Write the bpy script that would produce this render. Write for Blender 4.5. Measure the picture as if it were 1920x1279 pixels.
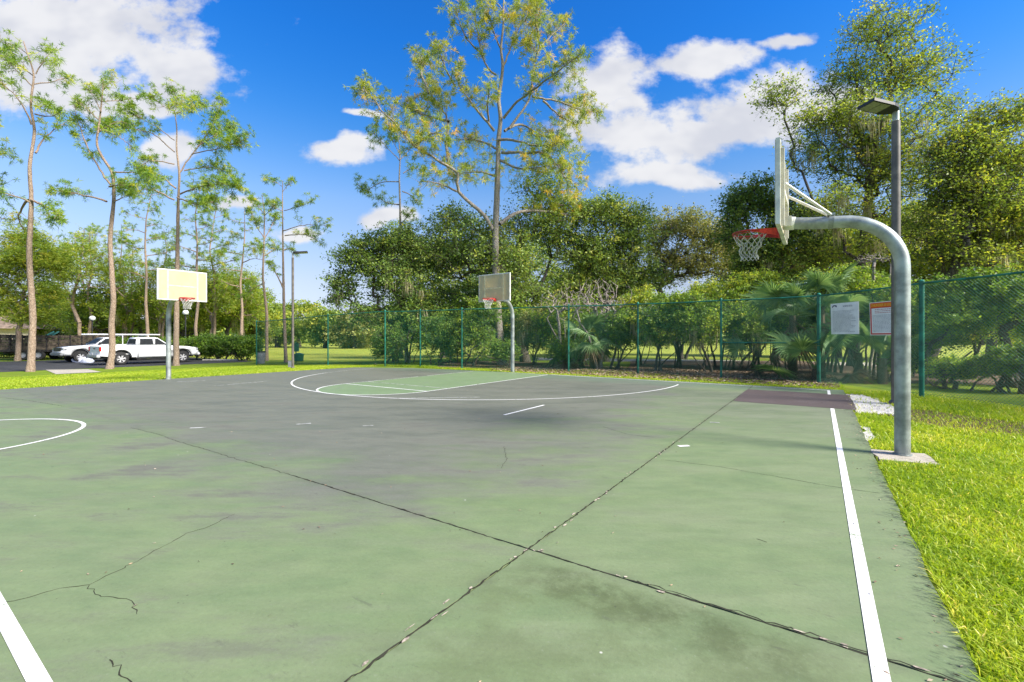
import bpy, bmesh, math, random
import numpy as np
from mathutils import Vector, Matrix

random.seed(7)
RNG = np.random.default_rng(11)
SC = bpy.context.scene
COL = SC.collection
for o in list(bpy.data.objects):
    bpy.data.objects.remove(o)

# ------------------------------------------------------------------ camera, sky, sun, exposure
F, CX, YH, H = 845.0, 960.0, 633.0, 1.495          # focal length and horizon of the photograph, eye height
TH = math.radians(34.29)                           # direction of the court's long side
CT, ST = math.cos(TH), math.sin(TH)

cam_d = bpy.data.cameras.new('camera')
cam = bpy.data.objects.new('camera', cam_d)
COL.objects.link(cam)
cam_d.sensor_width = 36.0
cam_d.lens = 36.0 * F / 1920.0
cam_d.shift_y = -(639.5 - YH) / 1920.0
cam_d.clip_start = 0.05
cam_d.clip_end = 2000.0
cam.location = (0, 0, H)
cam.rotation_euler = (math.radians(90), 0, 0)
SC.camera = cam

SUN_EL, SUN_AZ = math.radians(38), math.radians(117)      # azimuth from +Y towards +X
SKY_STRENGTH = 0.15
world = bpy.data.worlds.new('World')
SC.world = world
world.use_nodes = True
world.cycles.sampling_method = 'MANUAL'
world.cycles.sample_map_resolution = 512


class NT:
    """small helper around a node tree"""
    def __init__(self, tree):
        self.t = tree
        tree.nodes.clear()

    def n(self, kind, props=None, **ins):
        nd = self.t.nodes.new('ShaderNode' + kind)
        for k, v in (props or {}).items():
            setattr(nd, k, v)
        for k, v in ins.items():
            key = int(k[1:]) if k[0] == 'i' and k[1:].isdigit() else k.replace('_', ' ')
            self.put(nd.inputs[key], v)
        return nd

    def put(self, sock, v):
        if isinstance(v, bpy.types.NodeSocket):
            self.t.links.new(v, sock)
        elif isinstance(v, bpy.types.Node):
            self.t.links.new(v.outputs[0], sock)
        else:
            if sock.type == 'RGBA' and len(v) == 3:
                v = (*v, 1)
            sock.default_value = v

    def m(self, op, a, b=0.0, c=None, clamp=False):
        nd = self.n('Math', {'operation': op, 'use_clamp': clamp}, i0=a, i1=b)
        if c is not None:
            self.put(nd.inputs[2], c)
        return nd.outputs[0]

    def vm(self, op, a, b=None):
        nd = self.n('VectorMath', {'operation': op}, i0=a)
        if b is not None:
            self.put(nd.inputs[1], b)
        return nd.outputs['Value'] if op in ('DOT_PRODUCT', 'LENGTH', 'DISTANCE') else nd.outputs[0]

    def sm(self, x, lo, hi, a=0.0, b=1.0):
        return self.n('MapRange', {'interpolation_type': 'SMOOTHSTEP'}, i0=x, i1=lo, i2=hi, i3=a, i4=b).outputs[0]

    def noise(self, vec, scale, detail=4.0, rough=0.55, col=False):
        nd = self.n('TexNoise', None, Vector=vec, Scale=scale, Detail=detail, Roughness=rough)
        return nd.outputs['Color' if col else 'Fac']

    def mix(self, f, a, b, mode='MIX'):
        nd = self.t.nodes.new('ShaderNodeMix')
        nd.data_type = 'RGBA'
        nd.blend_type = mode
        self.put(nd.inputs[0], f)
        self.put(nd.inputs[6], a)
        self.put(nd.inputs[7], b)
        return nd.outputs[2]

    def out(self, shader, kind='OutputMaterial'):
        o = self.n(kind)
        self.t.links.new(shader if isinstance(shader, bpy.types.NodeSocket) else shader.outputs[0], o.inputs['Surface'])


def make_world():
    w = NT(world.node_tree)
    sky = w.n('TexSky')
    sky.sky_type = 'NISHITA'
    sky.sun_disc = False
    sky.sun_elevation = SUN_EL
    sky.sun_rotation = SUN_AZ
    sky.air_density = 1.0
    sky.dust_density = 0.35
    sky.ozone_density = 2.5
    tc = w.n('TexCoord')
    d = tc.outputs['Generated']
    sep = w.n('SeparateXYZ', None, i0=d)
    x, y, z = sep.outputs
    yc = w.m('MAXIMUM', y, 0.12)
    front = w.sm(y, 0.14, 0.3)
    p = w.n('CombineXYZ', None, i0=w.m('DIVIDE', x, yc), i1=w.m('DIVIDE', z, yc), i2=0.0).outputs[0]
    wn = w.noise(p, 4.0, 3.0, 0.6, col=True)
    pw = w.vm('ADD', p, w.vm('MULTIPLY', w.vm('SUBTRACT', wn, (0.5, 0.5, 0.5)), (0.16, 0.12, 0.0)))
    blobs = [(120, 50, 300, 120), (40, 150, 230, 75), (330, 125, 130, 60), (240, 190, 170, 32), (330, 275, 85, 42),
             (645, 285, 70, 44), (722, 412, 62, 22), (1130, 150, 105, 92), (1330, 105, 100, 40), (1240, 250, 200, 62),
             (1420, 200, 150, 85), (1250, 330, 150, 30), (1470, 82, 70, 15), (430, 390, 60, 20), (690, 205, 50, 10),
             (1560, 210, 90, 60), (560, 440, 60, 14), (1090, 215, 60, 60)]
    fld = None
    for bx, by, rx, ry in blobs:
        c = ((bx - CX) / F, (YH - by) / F, 0)
        l = w.vm('LENGTH', w.vm('MULTIPLY', w.vm('SUBTRACT', pw, c), (F / rx, F / ry, 0)))
        v = w.m('SUBTRACT', 1.0, l)
        fld = v if fld is None else w.m('SMOOTH_MAX', fld, v, 0.25)
    fb = w.noise(w.vm('MULTIPLY', p, (1.0, 1.35, 1.0)), 9.0, 6.0, 0.6)
    dens = w.m('ADD', fld, w.m('MULTIPLY', w.m('SUBTRACT', fb, 0.5), 2.1))
    mask_f = w.sm(dens, -0.04, 0.5)
    # unseen cloud out of view, thickened to add white fill light
    zc = w.m('ADD', w.m('MAXIMUM', z, 0.0), 0.12)
    q = w.n('CombineXYZ', None, i0=w.m('DIVIDE', x, zc), i1=w.m('DIVIDE', y, zc), i2=0.0).outputs[0]
    fq = w.noise(q, 1.1, 4.0, 0.56)
    mask_g = w.m('MULTIPLY', w.sm(fq, 0.48, 0.60), w.sm(z, 0.02, 0.15))
    mask = w.m('ADD', w.m('MULTIPLY', mask_f, front), w.m('MULTIPLY', mask_g, w.m('SUBTRACT', 1.0, front)))
    mask = w.m('MULTIPLY', mask, 0.96)
    # sky colour: cleaner, deeper blue
    hs = w.n('HueSaturation', None, Hue=0.503, Saturation=w.sm(z, 0.0, 0.5, 0.7, 1.32), Value=1.02, Color=sky.outputs[0])
    tint = w.mix(1.0, hs.outputs[0], w.mix(w.sm(z, 0.05, 0.5), (0.72, 0.74, 1.0), (0.95, 1.0, 1.14)), 'MULTIPLY')
    rp = w.n('ValToRGB', None, Fac=w.m('MAXIMUM', z, 0.0))
    stops = [(0.0, (0.45, 0.45, 0.48)), (0.11, (0.56, 0.52, 0.43)), (0.28, (0.60, 0.64, 0.57)), (0.42, (0.36, 0.60, 0.64)), (0.54, (0.22, 0.57, 0.70)), (1.0, (0.2, 0.52, 0.7))]
    el = rp.color_ramp.elements
    while len(el) < len(stops):
        el.new(0.5)
    for e_, (ps, cc) in zip(el, stops):
        e_.position = ps
        e_.color = (*cc, 1)
    tint = w.mix(1.0, tint, rp.outputs[0], 'MULTIPLY')
    sh = w.noise(w.vm('MULTIPLY', p, (1.0, 1.6, 1.0)), 5.0, 3.0, 0.6)
    cloud = w.mix(w.sm(sh, 0.32, 0.62), (2.15, 2.2, 2.4), (2.75, 2.75, 2.8))
    colr = w.mix(mask, tint, cloud)
    bg = w.n('Background', None, Color=colr, Strength=SKY_STRENGTH)
    w.out(bg, 'OutputWorld')


make_world()

sun_d = bpy.data.lights.new('sun', 'SUN')
sun = bpy.data.objects.new('sun', sun_d)
COL.objects.link(sun)
sun_d.energy = 4.8
sun_d.angle = math.radians(19.0)
sun_d.color = (1.0, 0.93, 0.82)
SUN_DIR = Vector((math.cos(SUN_EL) * math.sin(SUN_AZ), math.cos(SUN_EL) * math.cos(SUN_AZ), math.sin(SUN_EL)))
sun.rotation_euler = SUN_DIR.to_track_quat('Z', 'Y').to_euler()

SC.render.engine = 'CYCLES'
SC.view_settings.view_transform = 'Standard'
SC.view_settings.look = 'None'
SC.view_settings.exposure = 1.12
SC.view_settings.gamma = 1.0
SC.view_settings.use_curve_mapping = False
SC.cycles.use_denoising = True
SC.cycles.max_bounces = 6
SC.cycles.diffuse_bounces = 4
SC.cycles.glossy_bounces = 2
SC.cycles.transmission_bounces = 5
SC.cycles.transparent_max_bounces = 6
SC.cycles.sample_clamp_indirect = 6.0


# ------------------------------------------------------------------ positions
DROP, U0, U1 = 0.34, 19.8, 30.8                     # the lawn falls away left of the court to the parking lot


def gz(X, Y):
    u = -X * CT + Y * ST
    return -DROP * min(1.0, max(0.0, (u - U0) / (U1 - U0)))


def gz_np(P):
    return -DROP * np.clip((-P[:, 0] * CT + P[:, 1] * ST - U0) / (U1 - U0), 0, 1)


def gp(px, py):
    """photo pixel on the ground -> ground point"""
    z = 0.0
    for _ in range(30):
        Y = F * (H - z) / (py - YH)
        z = 0.5 * z + 0.5 * gz((px - CX) / F * Y, Y)
    return ((px - CX) / F * Y, Y)


def at(px, py, Y):
    """photo pixel at a known distance Y"""
    return np.array([(px - CX) / F * Y, Y, H + (YH - py) / F * Y])


def uv(u, v):
    """court coordinates (u to the left across, v along) -> ground"""
    return (-u * CT + v * ST, u * ST + v * CT)


def to_uv(X, Y):
    return (-X * CT + Y * ST, X * ST + Y * CT)


# ------------------------------------------------------------------ objects and meshes
def tag(o, label=None, cat=None, group=None, kind=None):
    if label: o['label'] = label
    if cat: o['category'] = cat
    if group: o['group'] = group
    if kind: o['kind'] = kind
    return o


def empty(name, loc=(0, 0, 0), rz=0.0, label=None, cat=None, group=None):
    o = bpy.data.objects.new(name, None)
    COL.objects.link(o)
    o.location = loc
    o.rotation_euler = (0, 0, rz)
    o.empty_display_size = 0.2
    return tag(o, label, cat, group)


def link(name, me, mat, parent=None):
    o = bpy.data.objects.new(name, me)
    COL.objects.link(o)
    if mat is not None and len(me.materials) == 0:
        me.materials.append(mat)
    if parent is not None:
        o.parent = parent
    return o


def np_mesh(name, V, Q, mat, parent=None, attrs=None, smooth=False):
    """V (n,3), Q (m,k) faces of one size"""
    V = np.asarray(V, np.float32)
    Q = np.asarray(Q, np.int32)
    me = bpy.data.meshes.new(name)
    k = Q.shape[1]
    me.vertices.add(len(V))
    me.vertices.foreach_set('co', V.ravel())
    me.loops.add(Q.size)
    me.loops.foreach_set('vertex_index', Q.ravel())
    me.polygons.add(len(Q))
    me.polygons.foreach_set('loop_start', np.arange(0, Q.size, k, dtype=np.int32))
    me.update(calc_edges=True)
    if smooth:
        me.polygons.foreach_set('use_smooth', np.ones(len(Q), bool))
    for an, arr in (attrs or {}).items():
        a = me.attributes.new(an, 'FLOAT', 'POINT')
        a.data.foreach_set('value', np.asarray(arr, np.float32))
    return link(name, me, mat, parent)


class MB:
    """collects simple shapes into one mesh"""
    def __init__(self):
        self.v, self.f = [], []

    def add(self, vs, fs):
        b = len(self.v)
        self.v += [tuple(map(float, p)) for p in vs]
        self.f += [tuple(b + i for i in f) for f in fs]
        return self

    def box(self, c, s, rot=None):
        hx, hy, hz = s[0] / 2, s[1] / 2, s[2] / 2
        vs = [Vector((x, y, z)) for x in (-hx, hx) for y in (-hy, hy) for z in (-hz, hz)]
        if rot is not None:
            vs = [rot @ p for p in vs]
        vs = [p + Vector(c) for p in vs]
        return self.add(vs, [(0, 1, 3, 2), (4, 6, 7, 5), (0, 4, 5, 1), (2, 3, 7, 6), (0, 2, 6, 4), (1, 5, 7, 3)])

    def bar(self, a, b, w, h=None):
        a, b = Vector(a), Vector(b)
        d = b - a
        q = d.to_track_quat('X', 'Z').to_matrix()
        return self.box((a + b) / 2, (d.length, w, h or w), q)

    def tube(self, pts, r, n=10, caps=True, closed=False):
        pts = [Vector(p) for p in pts]
        m = len(pts)
        rs = r if isinstance(r, (list, tuple)) else [r] * m
        b = len(self.v)
        up = None
        for i, p in enumerate(pts):
            if closed:
                t = (pts[(i + 1) % m] - pts[i - 1]).normalized()
            else:
                t = (pts[min(i + 1, m - 1)] - pts[max(i - 1, 0)]).normalized()
            if up is None:
                up = t.orthogonal().normalized()
            up = (up - t * up.dot(t)).normalized()
            s = t.cross(up)
            for k in range(n):
                a = 2 * math.pi * k / n
                self.v.append(tuple(p + (up * math.cos(a) + s * math.sin(a)) * rs[i]))
        for i in range(m if closed else m - 1):
            i2 = (i + 1) % m
            for k in range(n):
                k2 = (k + 1) % n
                self.f.append((b + i * n + k, b + i * n + k2, b + i2 * n + k2, b + i2 * n + k))
        if caps and not closed:
            self.f.append(tuple(b + k for k in range(n))[::-1])
            self.f.append(tuple(b + (m - 1) * n + k for k in range(n)))
        return self

    def lathe(self, prof, n=24, axis='z', c=(0, 0, 0)):
        b = len(self.v)
        for r, h in prof:
            for k in range(n):
                a = 2 * math.pi * k / n
                x, y, z = r * math.cos(a), r * math.sin(a), h
                if axis == 'y':
                    x, y, z = x, z, y
                self.v.append((x + c[0], y + c[1], z + c[2]))
        for i in range(len(prof) - 1):
            for k in range(n):
                k2 = (k + 1) % n
                self.f.append((b + i * n + k, b + i * n + k2, b + (i + 1) * n + k2, b + (i + 1) * n + k))
        return self

    def prism(self, poly, z0, z1):
        """poly of (x, y) extruded in z"""
        n = len(poly)
        vs = [(x, y, z0) for x, y in poly] + [(x, y, z1) for x, y in poly]
        fs = [tuple(range(n))[::-1], tuple(range(n, 2 * n))]
        fs += [(i, (i + 1) % n, n + (i + 1) % n, n + i) for i in range(n)]
        return self.add(vs, fs)

    def slab_xz(self, poly, y0, y1):
        """poly of (x, z) extruded in y"""
        n = len(poly)
        vs = [(x, y0, z) for x, z in poly] + [(x, y1, z) for x, z in poly]
        fs = [tuple(range(n)), tuple(range(n, 2 * n))[::-1]]
        fs += [(i, n + i, n + (i + 1) % n, (i + 1) % n) for i in range(n)]
        return self.add(vs, fs)

    def build(self, name, mat, parent=None, smooth=False, bevel=0.0, segs=2):
        me = bpy.data.meshes.new(name)
        me.from_pydata(self.v, [], self.f)
        bm = bmesh.new()
        bm.from_mesh(me)
        bmesh.ops.recalc_face_normals(bm, faces=bm.faces)
        if bevel > 0:
            ed = [e for e in bm.edges if len(e.link_faces) == 2 and e.calc_face_angle(0) > 0.5]
            bmesh.ops.bevel(bm, geom=ed, offset=bevel, segments=segs, affect='EDGES', clamp_overlap=True)
        bm.to_mesh(me)
        bm.free()
        if smooth:
            me.polygons.foreach_set('use_smooth', [True] * len(me.polygons))
            if bevel == 0:
                try:
                    me.set_sharp_from_angle(angle=math.radians(40))
                except Exception:
                    pass
        me.update()
        return link(name, me, mat, parent)


# ------------------------------------------------------------------ materials
MATS = {}


def mat(name):
    m = bpy.data.materials.new(name)
    m.use_nodes = True
    MATS[name] = m
    return m, NT(m.node_tree)


def simple(name, col, rough=0.5, metal=0.0, spec=0.5, var=0.12, scale=6.0, bump=0.0, bscale=60.0):
    m, t = mat(name)
    tc = t.n('TexCoord').outputs['Object']
    nz = t.noise(tc, scale, 5, 0.6)
    c2 = tuple(max(0, c * (1 - 2.2 * var)) for c in col)
    c1 = tuple(min(1, c * (1 + var)) for c in col)
    cr = t.mix(t.sm(nz, 0.3, 0.7), c2, c1)
    b = t.n('BsdfPrincipled', None, Base_Color=cr, Roughness=rough, Metallic=metal)
    b.inputs['Specular IOR Level'].default_value = spec
    if bump:
        bn = t.n('Bump', None, Strength=bump, Distance=0.01, Height=t.noise(tc, bscale, 4, 0.6))
        t.put(b.inputs['Normal'], bn.outputs[0])
    t.out(b)
    return m


def leafy(name, cols, transl=0.4, rough=0.5, tcol=None):
    """leaf surface: colour by the per-leaf value 'tint' along a ramp, light passes through"""
    m, t = mat(name)
    at_ = t.n('Attribute', {'attribute_name': 'tint'})
    rp = t.n('ValToRGB', None, Fac=at_.outputs['Fac'])
    el = rp.color_ramp.elements
    while len(el) < len(cols):
        el.new(0.5)
    for i, c in enumerate(cols):
        el[i].position = i / (len(cols) - 1)
        el[i].color = (*c, 1)
    b = t.n('BsdfPrincipled', None, Base_Color=rp.outputs[0], Roughness=rough)
    b.inputs['Specular IOR Level'].default_value = 0.35
    tl = t.n('BsdfTranslucent', None, Color=t.mix(1.0, rp.outputs[0], tcol or (1.35, 1.3, 0.7), 'MULTIPLY'))
    mx = t.n('MixShader', None, Fac=transl, i1=b.outputs[0], i2=tl.outputs[0])
    t.out(mx)
    return m


def make_court_mat():
    m, t = mat('court_paint')
    pos = t.n('NewGeometry').outputs['Position']
    u = t.vm('DOT_PRODUCT', pos, (-CT, ST, 0))
    v = t.vm('DOT_PRODUCT', pos, (ST, CT, 0))
    puv = t.n('CombineXYZ', None, i0=u, i1=v, i2=0.0).outputs[0]
    n_big = t.noise(puv, 0.55, 6, 0.6)
    n_str = t.noise(t.n('Mapping', None, Vector=pos, Scale=(0.5, 1.5, 1.0), Rotation=(0, 0, 0.2)).outputs[0], 1.2, 10, 0.7)
    n_mid = t.noise(puv, 2.6, 6, 0.6)
    n_fin = t.noise(puv, 45, 4, 0.6)
    nb = t.m('SUBTRACT', n_big, 0.5)
    ns = t.m('SUBTRACT', n_str, 0.5)
    wob = t.m('ADD', t.m('MULTIPLY', nb, 5.0), t.m('MULTIPLY', ns, 5.0))
    g_u = t.sm(t.m('ADD', u, wob), 1.3, 4.4)
    g_v = t.sm(t.m('ADD', v, wob), 1.0, 3.9)
    grey = t.m('MULTIPLY', g_u, g_v)
    g2 = t.m('MULTIPLY', t.sm(t.m('ADD', v, wob), 6.0, 12.0), 0.55)
    grey = t.m('MAXIMUM', grey, t.m('MULTIPLY', g2, t.sm(v, 14.8, 13.2)))
    far = t.sm(t.m('ADD', v, t.m('MULTIPLY', nb, 2.0)), 13.6, 15.2)
    green = t.mix(t.sm(n_mid, 0.25, 0.75), (0.129, 0.185, 0.076), (0.168, 0.219, 0.093))
    green = t.mix(t.sm(n_str, 0.35, 0.7), green, (0.176, 0.215, 0.107))
    greyc = t.mix(t.sm(n_str, 0.3, 0.7), (0.101, 0.100, 0.084), (0.157, 0.155, 0.129))
    c = t.mix(t.m('MULTIPLY', grey, 0.92), green, greyc)
    c = t.mix(t.m('MULTIPLY', far, 0.7), c, (0.107, 0.159, 0.107))
    c = t.mix(0.16, c, (0.165, 0.17, 0.15))
    c = t.mix(1.0, c, (0.97, 1.01, 0.98), 'MULTIPLY')
    # mottled wear: old grey coat through the green in the foreground
    wear = t.m('MULTIPLY', t.sm(n_str, 0.53, 0.66), t.sm(u, 0.6, 3.5))
    c = t.mix(t.m('MULTIPLY', wear, 0.6), c, (0.107, 0.105, 0.088))
    # dark water stain below the cross joint
    du = t.m('DIVIDE', t.m('SUBTRACT', u, 0.75), 0.95)
    vv = t.m('ADD', v, t.m('MULTIPLY', t.m('SUBTRACT', n_mid, 0.5), 0.35))
    band = t.m('MULTIPLY', t.sm(vv, 2.12, 2.42), t.sm(vv, 2.68, 2.52))
    band = t.m('MULTIPLY', t.m('MULTIPLY', band, t.sm(t.m('ABSOLUTE', du), 1.15, 0.5)), t.sm(t.noise(puv, 6.0, 7, 0.7), 0.34, 0.62, 0.25, 1.0))
    c = t.mix(t.m('MULTIPLY', band, 0.72), c, (0.062, 0.078, 0.03))
    blot = t.m('MULTIPLY', t.sm(n_mid, 0.45, 0.62), t.m('MULTIPLY', t.sm(u, 2.05, 1.5), t.sm(v, 2.66, 2.3)))
    c = t.mix(t.m('MULTIPLY', blot, 0.4), c, (0.09, 0.115, 0.05))
    # black mould creeping in from the right edge
    nm = t.noise(t.n('Mapping', None, Vector=puv, Scale=(5.0, 9.0, 1)).outputs[0], 3.2, 8, 0.7)
    edge = t.sm(t.m('ADD', u, t.m('MULTIPLY', t.m('SUBTRACT', n_mid, 0.5), 0.55)), -0.38, -0.62)
    mould = t.m('MULTIPLY', edge, t.sm(nm, 0.46, 0.62))
    c = t.mix(t.m('MULTIPLY', mould, 0.9), c, (0.018, 0.022, 0.018))
    # dust along the slab joints
    ju = t.sm(t.m('ABSOLUTE', t.m('SUBTRACT', u, 1.7)), 0.10, 0.0)
    jv = t.sm(t.m('ABSOLUTE', t.m('SUBTRACT', v, 2.7)), 0.10, 0.0)
    jt = t.m('MULTIPLY', t.m('MAXIMUM', ju, jv), t.sm(n_mid, 0.35, 0.75))
    c = t.mix(t.m('MULTIPLY', jt, 0.45), c, (0.08, 0.085, 0.06))
    # specks, scuffs and bare chips
    vo = t.n('TexVoronoi', None, Vector=puv, Scale=3.1)
    chip = t.m('MULTIPLY', t.sm(vo.outputs['Distance'], 0.035, 0.02), t.sm(t.noise(puv, 1.7, 2, 0.5), 0.54, 0.6))
    c = t.mix(chip, c, (0.42, 0.42, 0.37))
    vo2 = t.n('TexVoronoi', None, Vector=puv, Scale=7.0)
    pit = t.m('MULTIPLY', t.sm(vo2.outputs['Distance'], 0.06, 0.02), t.sm(t.noise(puv, 2.3, 2, 0.5), 0.5, 0.6))
    c = t.mix(t.m('MULTIPLY', pit, 0.6), c, (0.05, 0.05, 0.035))
    # brushed-on coat: long faint streaks, and aggregate showing through as grit
    n_lng = t.noise(t.n('Mapping', None, Vector=pos, Scale=(1.0, 3.2, 1.0), Rotation=(0, 0, 0.25)).outputs[0], 2.4, 9, 0.72)
    c = t.mix(0.24, c, t.mix(t.sm(n_lng, 0.28, 0.72), (0.34, 0.33, 0.34), (0.64, 0.65, 0.62)), 'OVERLAY')
    n_grit = t.noise(puv, 170, 3, 0.7)
    c = t.mix(t.sm(n_grit, 0.62, 0.72, 0, 0.35), c, (0.06, 0.065, 0.045))
    n_ag = t.noise(puv, 38, 6, 0.75)
    c = t.mix(t.sm(n_ag, 0.52, 0.74, 0, 0.4), c, (0.085, 0.092, 0.062))
    c = t.mix(t.sm(n_ag, 0.44, 0.26, 0, 0.35), c, (0.26, 0.28, 0.22))
    scuff = t.m('MULTIPLY', t.sm(t.noise(t.n('Mapping', None, Vector=puv, Scale=(1.2, 4.5, 1.0), Rotation=(0, 0, 0.9)).outputs[0], 3.0, 6, 0.7), 0.60, 0.68), t.sm(n_big, 0.42, 0.6))
    c = t.mix(t.m('MULTIPLY', scuff, 0.45), c, (0.075, 0.078, 0.06))
    c = t.mix(0.35, c, t.mix(n_fin, (0.35, 0.35, 0.35), (0.65, 0.65, 0.65)), 'OVERLAY')
    b = t.n('BsdfPrincipled', None, Base_Color=c, Roughness=t.sm(n_str, 0.3, 0.7, 0.55, 0.8))
    b.inputs['Specular IOR Level'].default_value = 0.35
    bn = t.n('Bump', None, Strength=0.25, Distance=0.004, Height=t.m('ADD', n_fin, t.m('MULTIPLY', n_mid, 2.0)))
    t.put(b.inputs['Normal'], bn.outputs[0])
    t.out(b)
    return m


def paint_mat(name, colr, under, wear_lo, wear_hi, scale=9.0, rough=0.6):
    """court paint worn through to what lies under it"""
    m, t = mat(name)
    pos = t.n('NewGeometry').outputs['Position']
    n1 = t.noise(pos, scale, 7, 0.68)
    n2 = t.noise(pos, 1.3, 4, 0.55)
    c = t.mix(t.sm(n2, 0.3, 0.7), tuple(x * 0.88 for x in colr), colr)
    c = t.mix(t.sm(t.m('ADD', n1, t.m('MULTIPLY', t.m('SUBTRACT', n2, 0.5), 0.5)), wear_lo, wear_hi), c, under)
    b = t.n('BsdfPrincipled', None, Base_Color=c, Roughness=rough)
    b.inputs['Specular IOR Level'].default_value = 0.3
    t.out(b)
    return m


def ground_mat(name, cols, scale, bump=0.4, fine=40.0):
    m, t = mat(name)
    pos = t.n('NewGeometry').outputs['Position']
    n1 = t.noise(pos, scale, 6, 0.6)
    n2 = t.noise(pos, scale * 6, 6, 0.65)
    n3 = t.noise(pos, fine, 4, 0.7)
    c = t.mix(t.sm(n1, 0.3, 0.7), cols[0], cols[1])
    c = t.mix(t.sm(n2, 0.45, 0.75), c, cols[2])
    c = t.mix(0.55, c, t.mix(n3, (0.15, 0.15, 0.15), (0.85, 0.85, 0.85)), 'OVERLAY')
    b = t.n('BsdfPrincipled', None, Base_Color=c, Roughness=0.95)
    b.inputs['Specular IOR Level'].default_value = 0.1
    bn = t.n('Bump', None, Strength=bump, Distance=0.03, Height=n3)
    t.put(b.inputs['Normal'], bn.outputs[0])
    t.out(b)
    return m


def bark_mat(name, c1, c2, zs=0.4, sc=15.0, bump=0.7):
    m, t = mat(name)
    pos = t.n('NewGeometry').outputs['Position']
    mp = t.n('Mapping', None, Vector=pos, Scale=(1.6, 1.6, zs)).outputs[0]
    vo = t.n('TexVoronoi', {'feature': 'DISTANCE_TO_EDGE'}, Vector=mp, Scale=sc)
    nz = t.noise(mp, sc * 0.8, 6, 0.65)
    n2 = t.noise(pos, 1.2, 4, 0.6)
    c = t.mix(t.sm(nz, 0.3, 0.7), c1, c2)
    c = t.mix(t.sm(vo.outputs['Distance'], 0.09, 0.0, 0.0, 0.75), c, tuple(x * 0.28 for x in c1))
    c = t.mix(t.sm(n2, 0.45, 0.75, 0, 0.5), c, tuple(x * 0.6 for x in c2))
    b = t.n('BsdfPrincipled', None, Base_Color=c, Roughness=0.95)
    b.inputs['Specular IOR Level'].default_value = 0.1
    bn = t.n('Bump', None, Strength=bump, Distance=0.03, Height=t.m('ADD', t.sm(vo.outputs['Distance'], 0.0, 0.2), nz))
    t.put(b.inputs['Normal'], bn.outputs[0])
    t.out(b)
    return m


make_court_mat()
paint_mat('white_paint', (0.80, 0.80, 0.78), (0.25, 0.29, 0.20), 0.57, 0.70, 16.0)
paint_mat('white_paint_old', (0.62, 0.63, 0.60), (0.17, 0.18, 0.16), 0.44, 0.66, 7.0)
paint_mat('key_paint', (0.172, 0.245, 0.125), (0.15, 0.19, 0.12), 0.46, 0.75, 5.0)
paint_mat('patch_tar', (0.099, 0.077, 0.073), (0.16, 0.15, 0.145), 0.56, 0.8, 20.0)
simple('crack_dark', (0.042, 0.042, 0.03), 0.95, spec=0.1)
simple('chip_pale', (0.42, 0.36, 0.29), 0.9, spec=0.1, var=0.3, scale=40)
simple('soil_dark', (0.035, 0.03, 0.022), 1.0, spec=0.05)
ground_mat('lawn', ((0.112, 0.181, 0.014), (0.155, 0.224, 0.017), (0.206, 0.215, 0.039)), 0.35)
ground_mat('fairway', ((0.258, 0.310, 0.043), (0.327, 0.344, 0.060), (0.198, 0.267, 0.034)), 0.08)
ground_mat('bare_soil', ((0.09, 0.075, 0.03), (0.13, 0.10, 0.05), (0.08, 0.09, 0.02)), 1.2)
ground_mat('mulch', ((0.10, 0.072, 0.05), (0.16, 0.115, 0.08), (0.21, 0.16, 0.115)), 2.0, 0.8, 25)
ground_mat('asphalt', ((0.045, 0.047, 0.05), (0.06, 0.062, 0.066), (0.075, 0.075, 0.075)), 0.4)
ground_mat('sand', ((0.42, 0.38, 0.32), (0.5, 0.46, 0.4), (0.34, 0.29, 0.22)), 0.7)
ground_mat('white_gravel', ((0.55, 0.53, 0.49), (0.68, 0.66, 0.62), (0.36, 0.34, 0.29)), 3.0, 0.8, 60)
ground_mat('concrete', ((0.36, 0.33, 0.28), (0.45, 0.41, 0.35), (0.27, 0.25, 0.2)), 2.0, 0.3, 70)
ground_mat('red_mulch', ((0.3, 0.09, 0.03), (0.38, 0.13, 0.05), (0.2, 0.07, 0.03)), 2.0, 0.8, 25)
simple('galvanised', (0.36, 0.40, 0.385), 0.45, 0.45, var=0.22, scale=3.5, bump=0.12, bscale=90)
simple('white_steel', (0.72, 0.72, 0.66), 0.4, var=0.12, scale=5)
simple('rim_red', (0.55, 0.035, 0.03), 0.45, var=0.2, scale=8)
simple('net_white', (0.62, 0.62, 0.58), 0.9, var=0.1)
simple('bolt_dark', (0.03, 0.03, 0.03), 0.5, 0.5)
simple('fence_green', (0.015, 0.17, 0.115), 0.42, var=0.25, scale=4)
simple('mesh_green', (0.018, 0.16, 0.105), 0.45, var=0.2, scale=4)
simple('pole_bronze', (0.15, 0.135, 0.12), 0.45, 0.2, var=0.15)
simple('lamp_dark', (0.028, 0.028, 0.03), 0.45, var=0.1)
simple('lamp_lens', (0.36, 0.36, 0.26), 0.25, var=0.1, scale=20)
simple('sign_white', (0.86, 0.85, 0.83), 0.5, var=0.05, scale=3)
simple('sign_red', (0.62, 0.03, 0.025), 0.5, var=0.06)
simple('sign_orange', (0.85, 0.16, 0.01), 0.5, var=0.05)
simple('print_yellow', (0.9, 0.62, 0.06), 0.5, var=0.05)
simple('print_grey', (0.30, 0.31, 0.34), 0.7, var=0.1)
simple('print_dark', (0.09, 0.08, 0.15), 0.7, var=0.1)
simple('print_red', (0.5, 0.16, 0.17), 0.7, var=0.1)
simple('car_white', (0.78, 0.79, 0.80), 0.22, var=0.02)
simple('car_glass', (0.02, 0.024, 0.028), 0.35, spec=0.05, var=0.1)
simple('car_chrome', (0.55, 0.55, 0.57), 0.3, 0.25, var=0.08)
simple('car_black', (0.018, 0.018, 0.02), 0.5, var=0.1)
simple('tyre', (0.02, 0.02, 0.021), 0.85, var=0.15)
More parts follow.
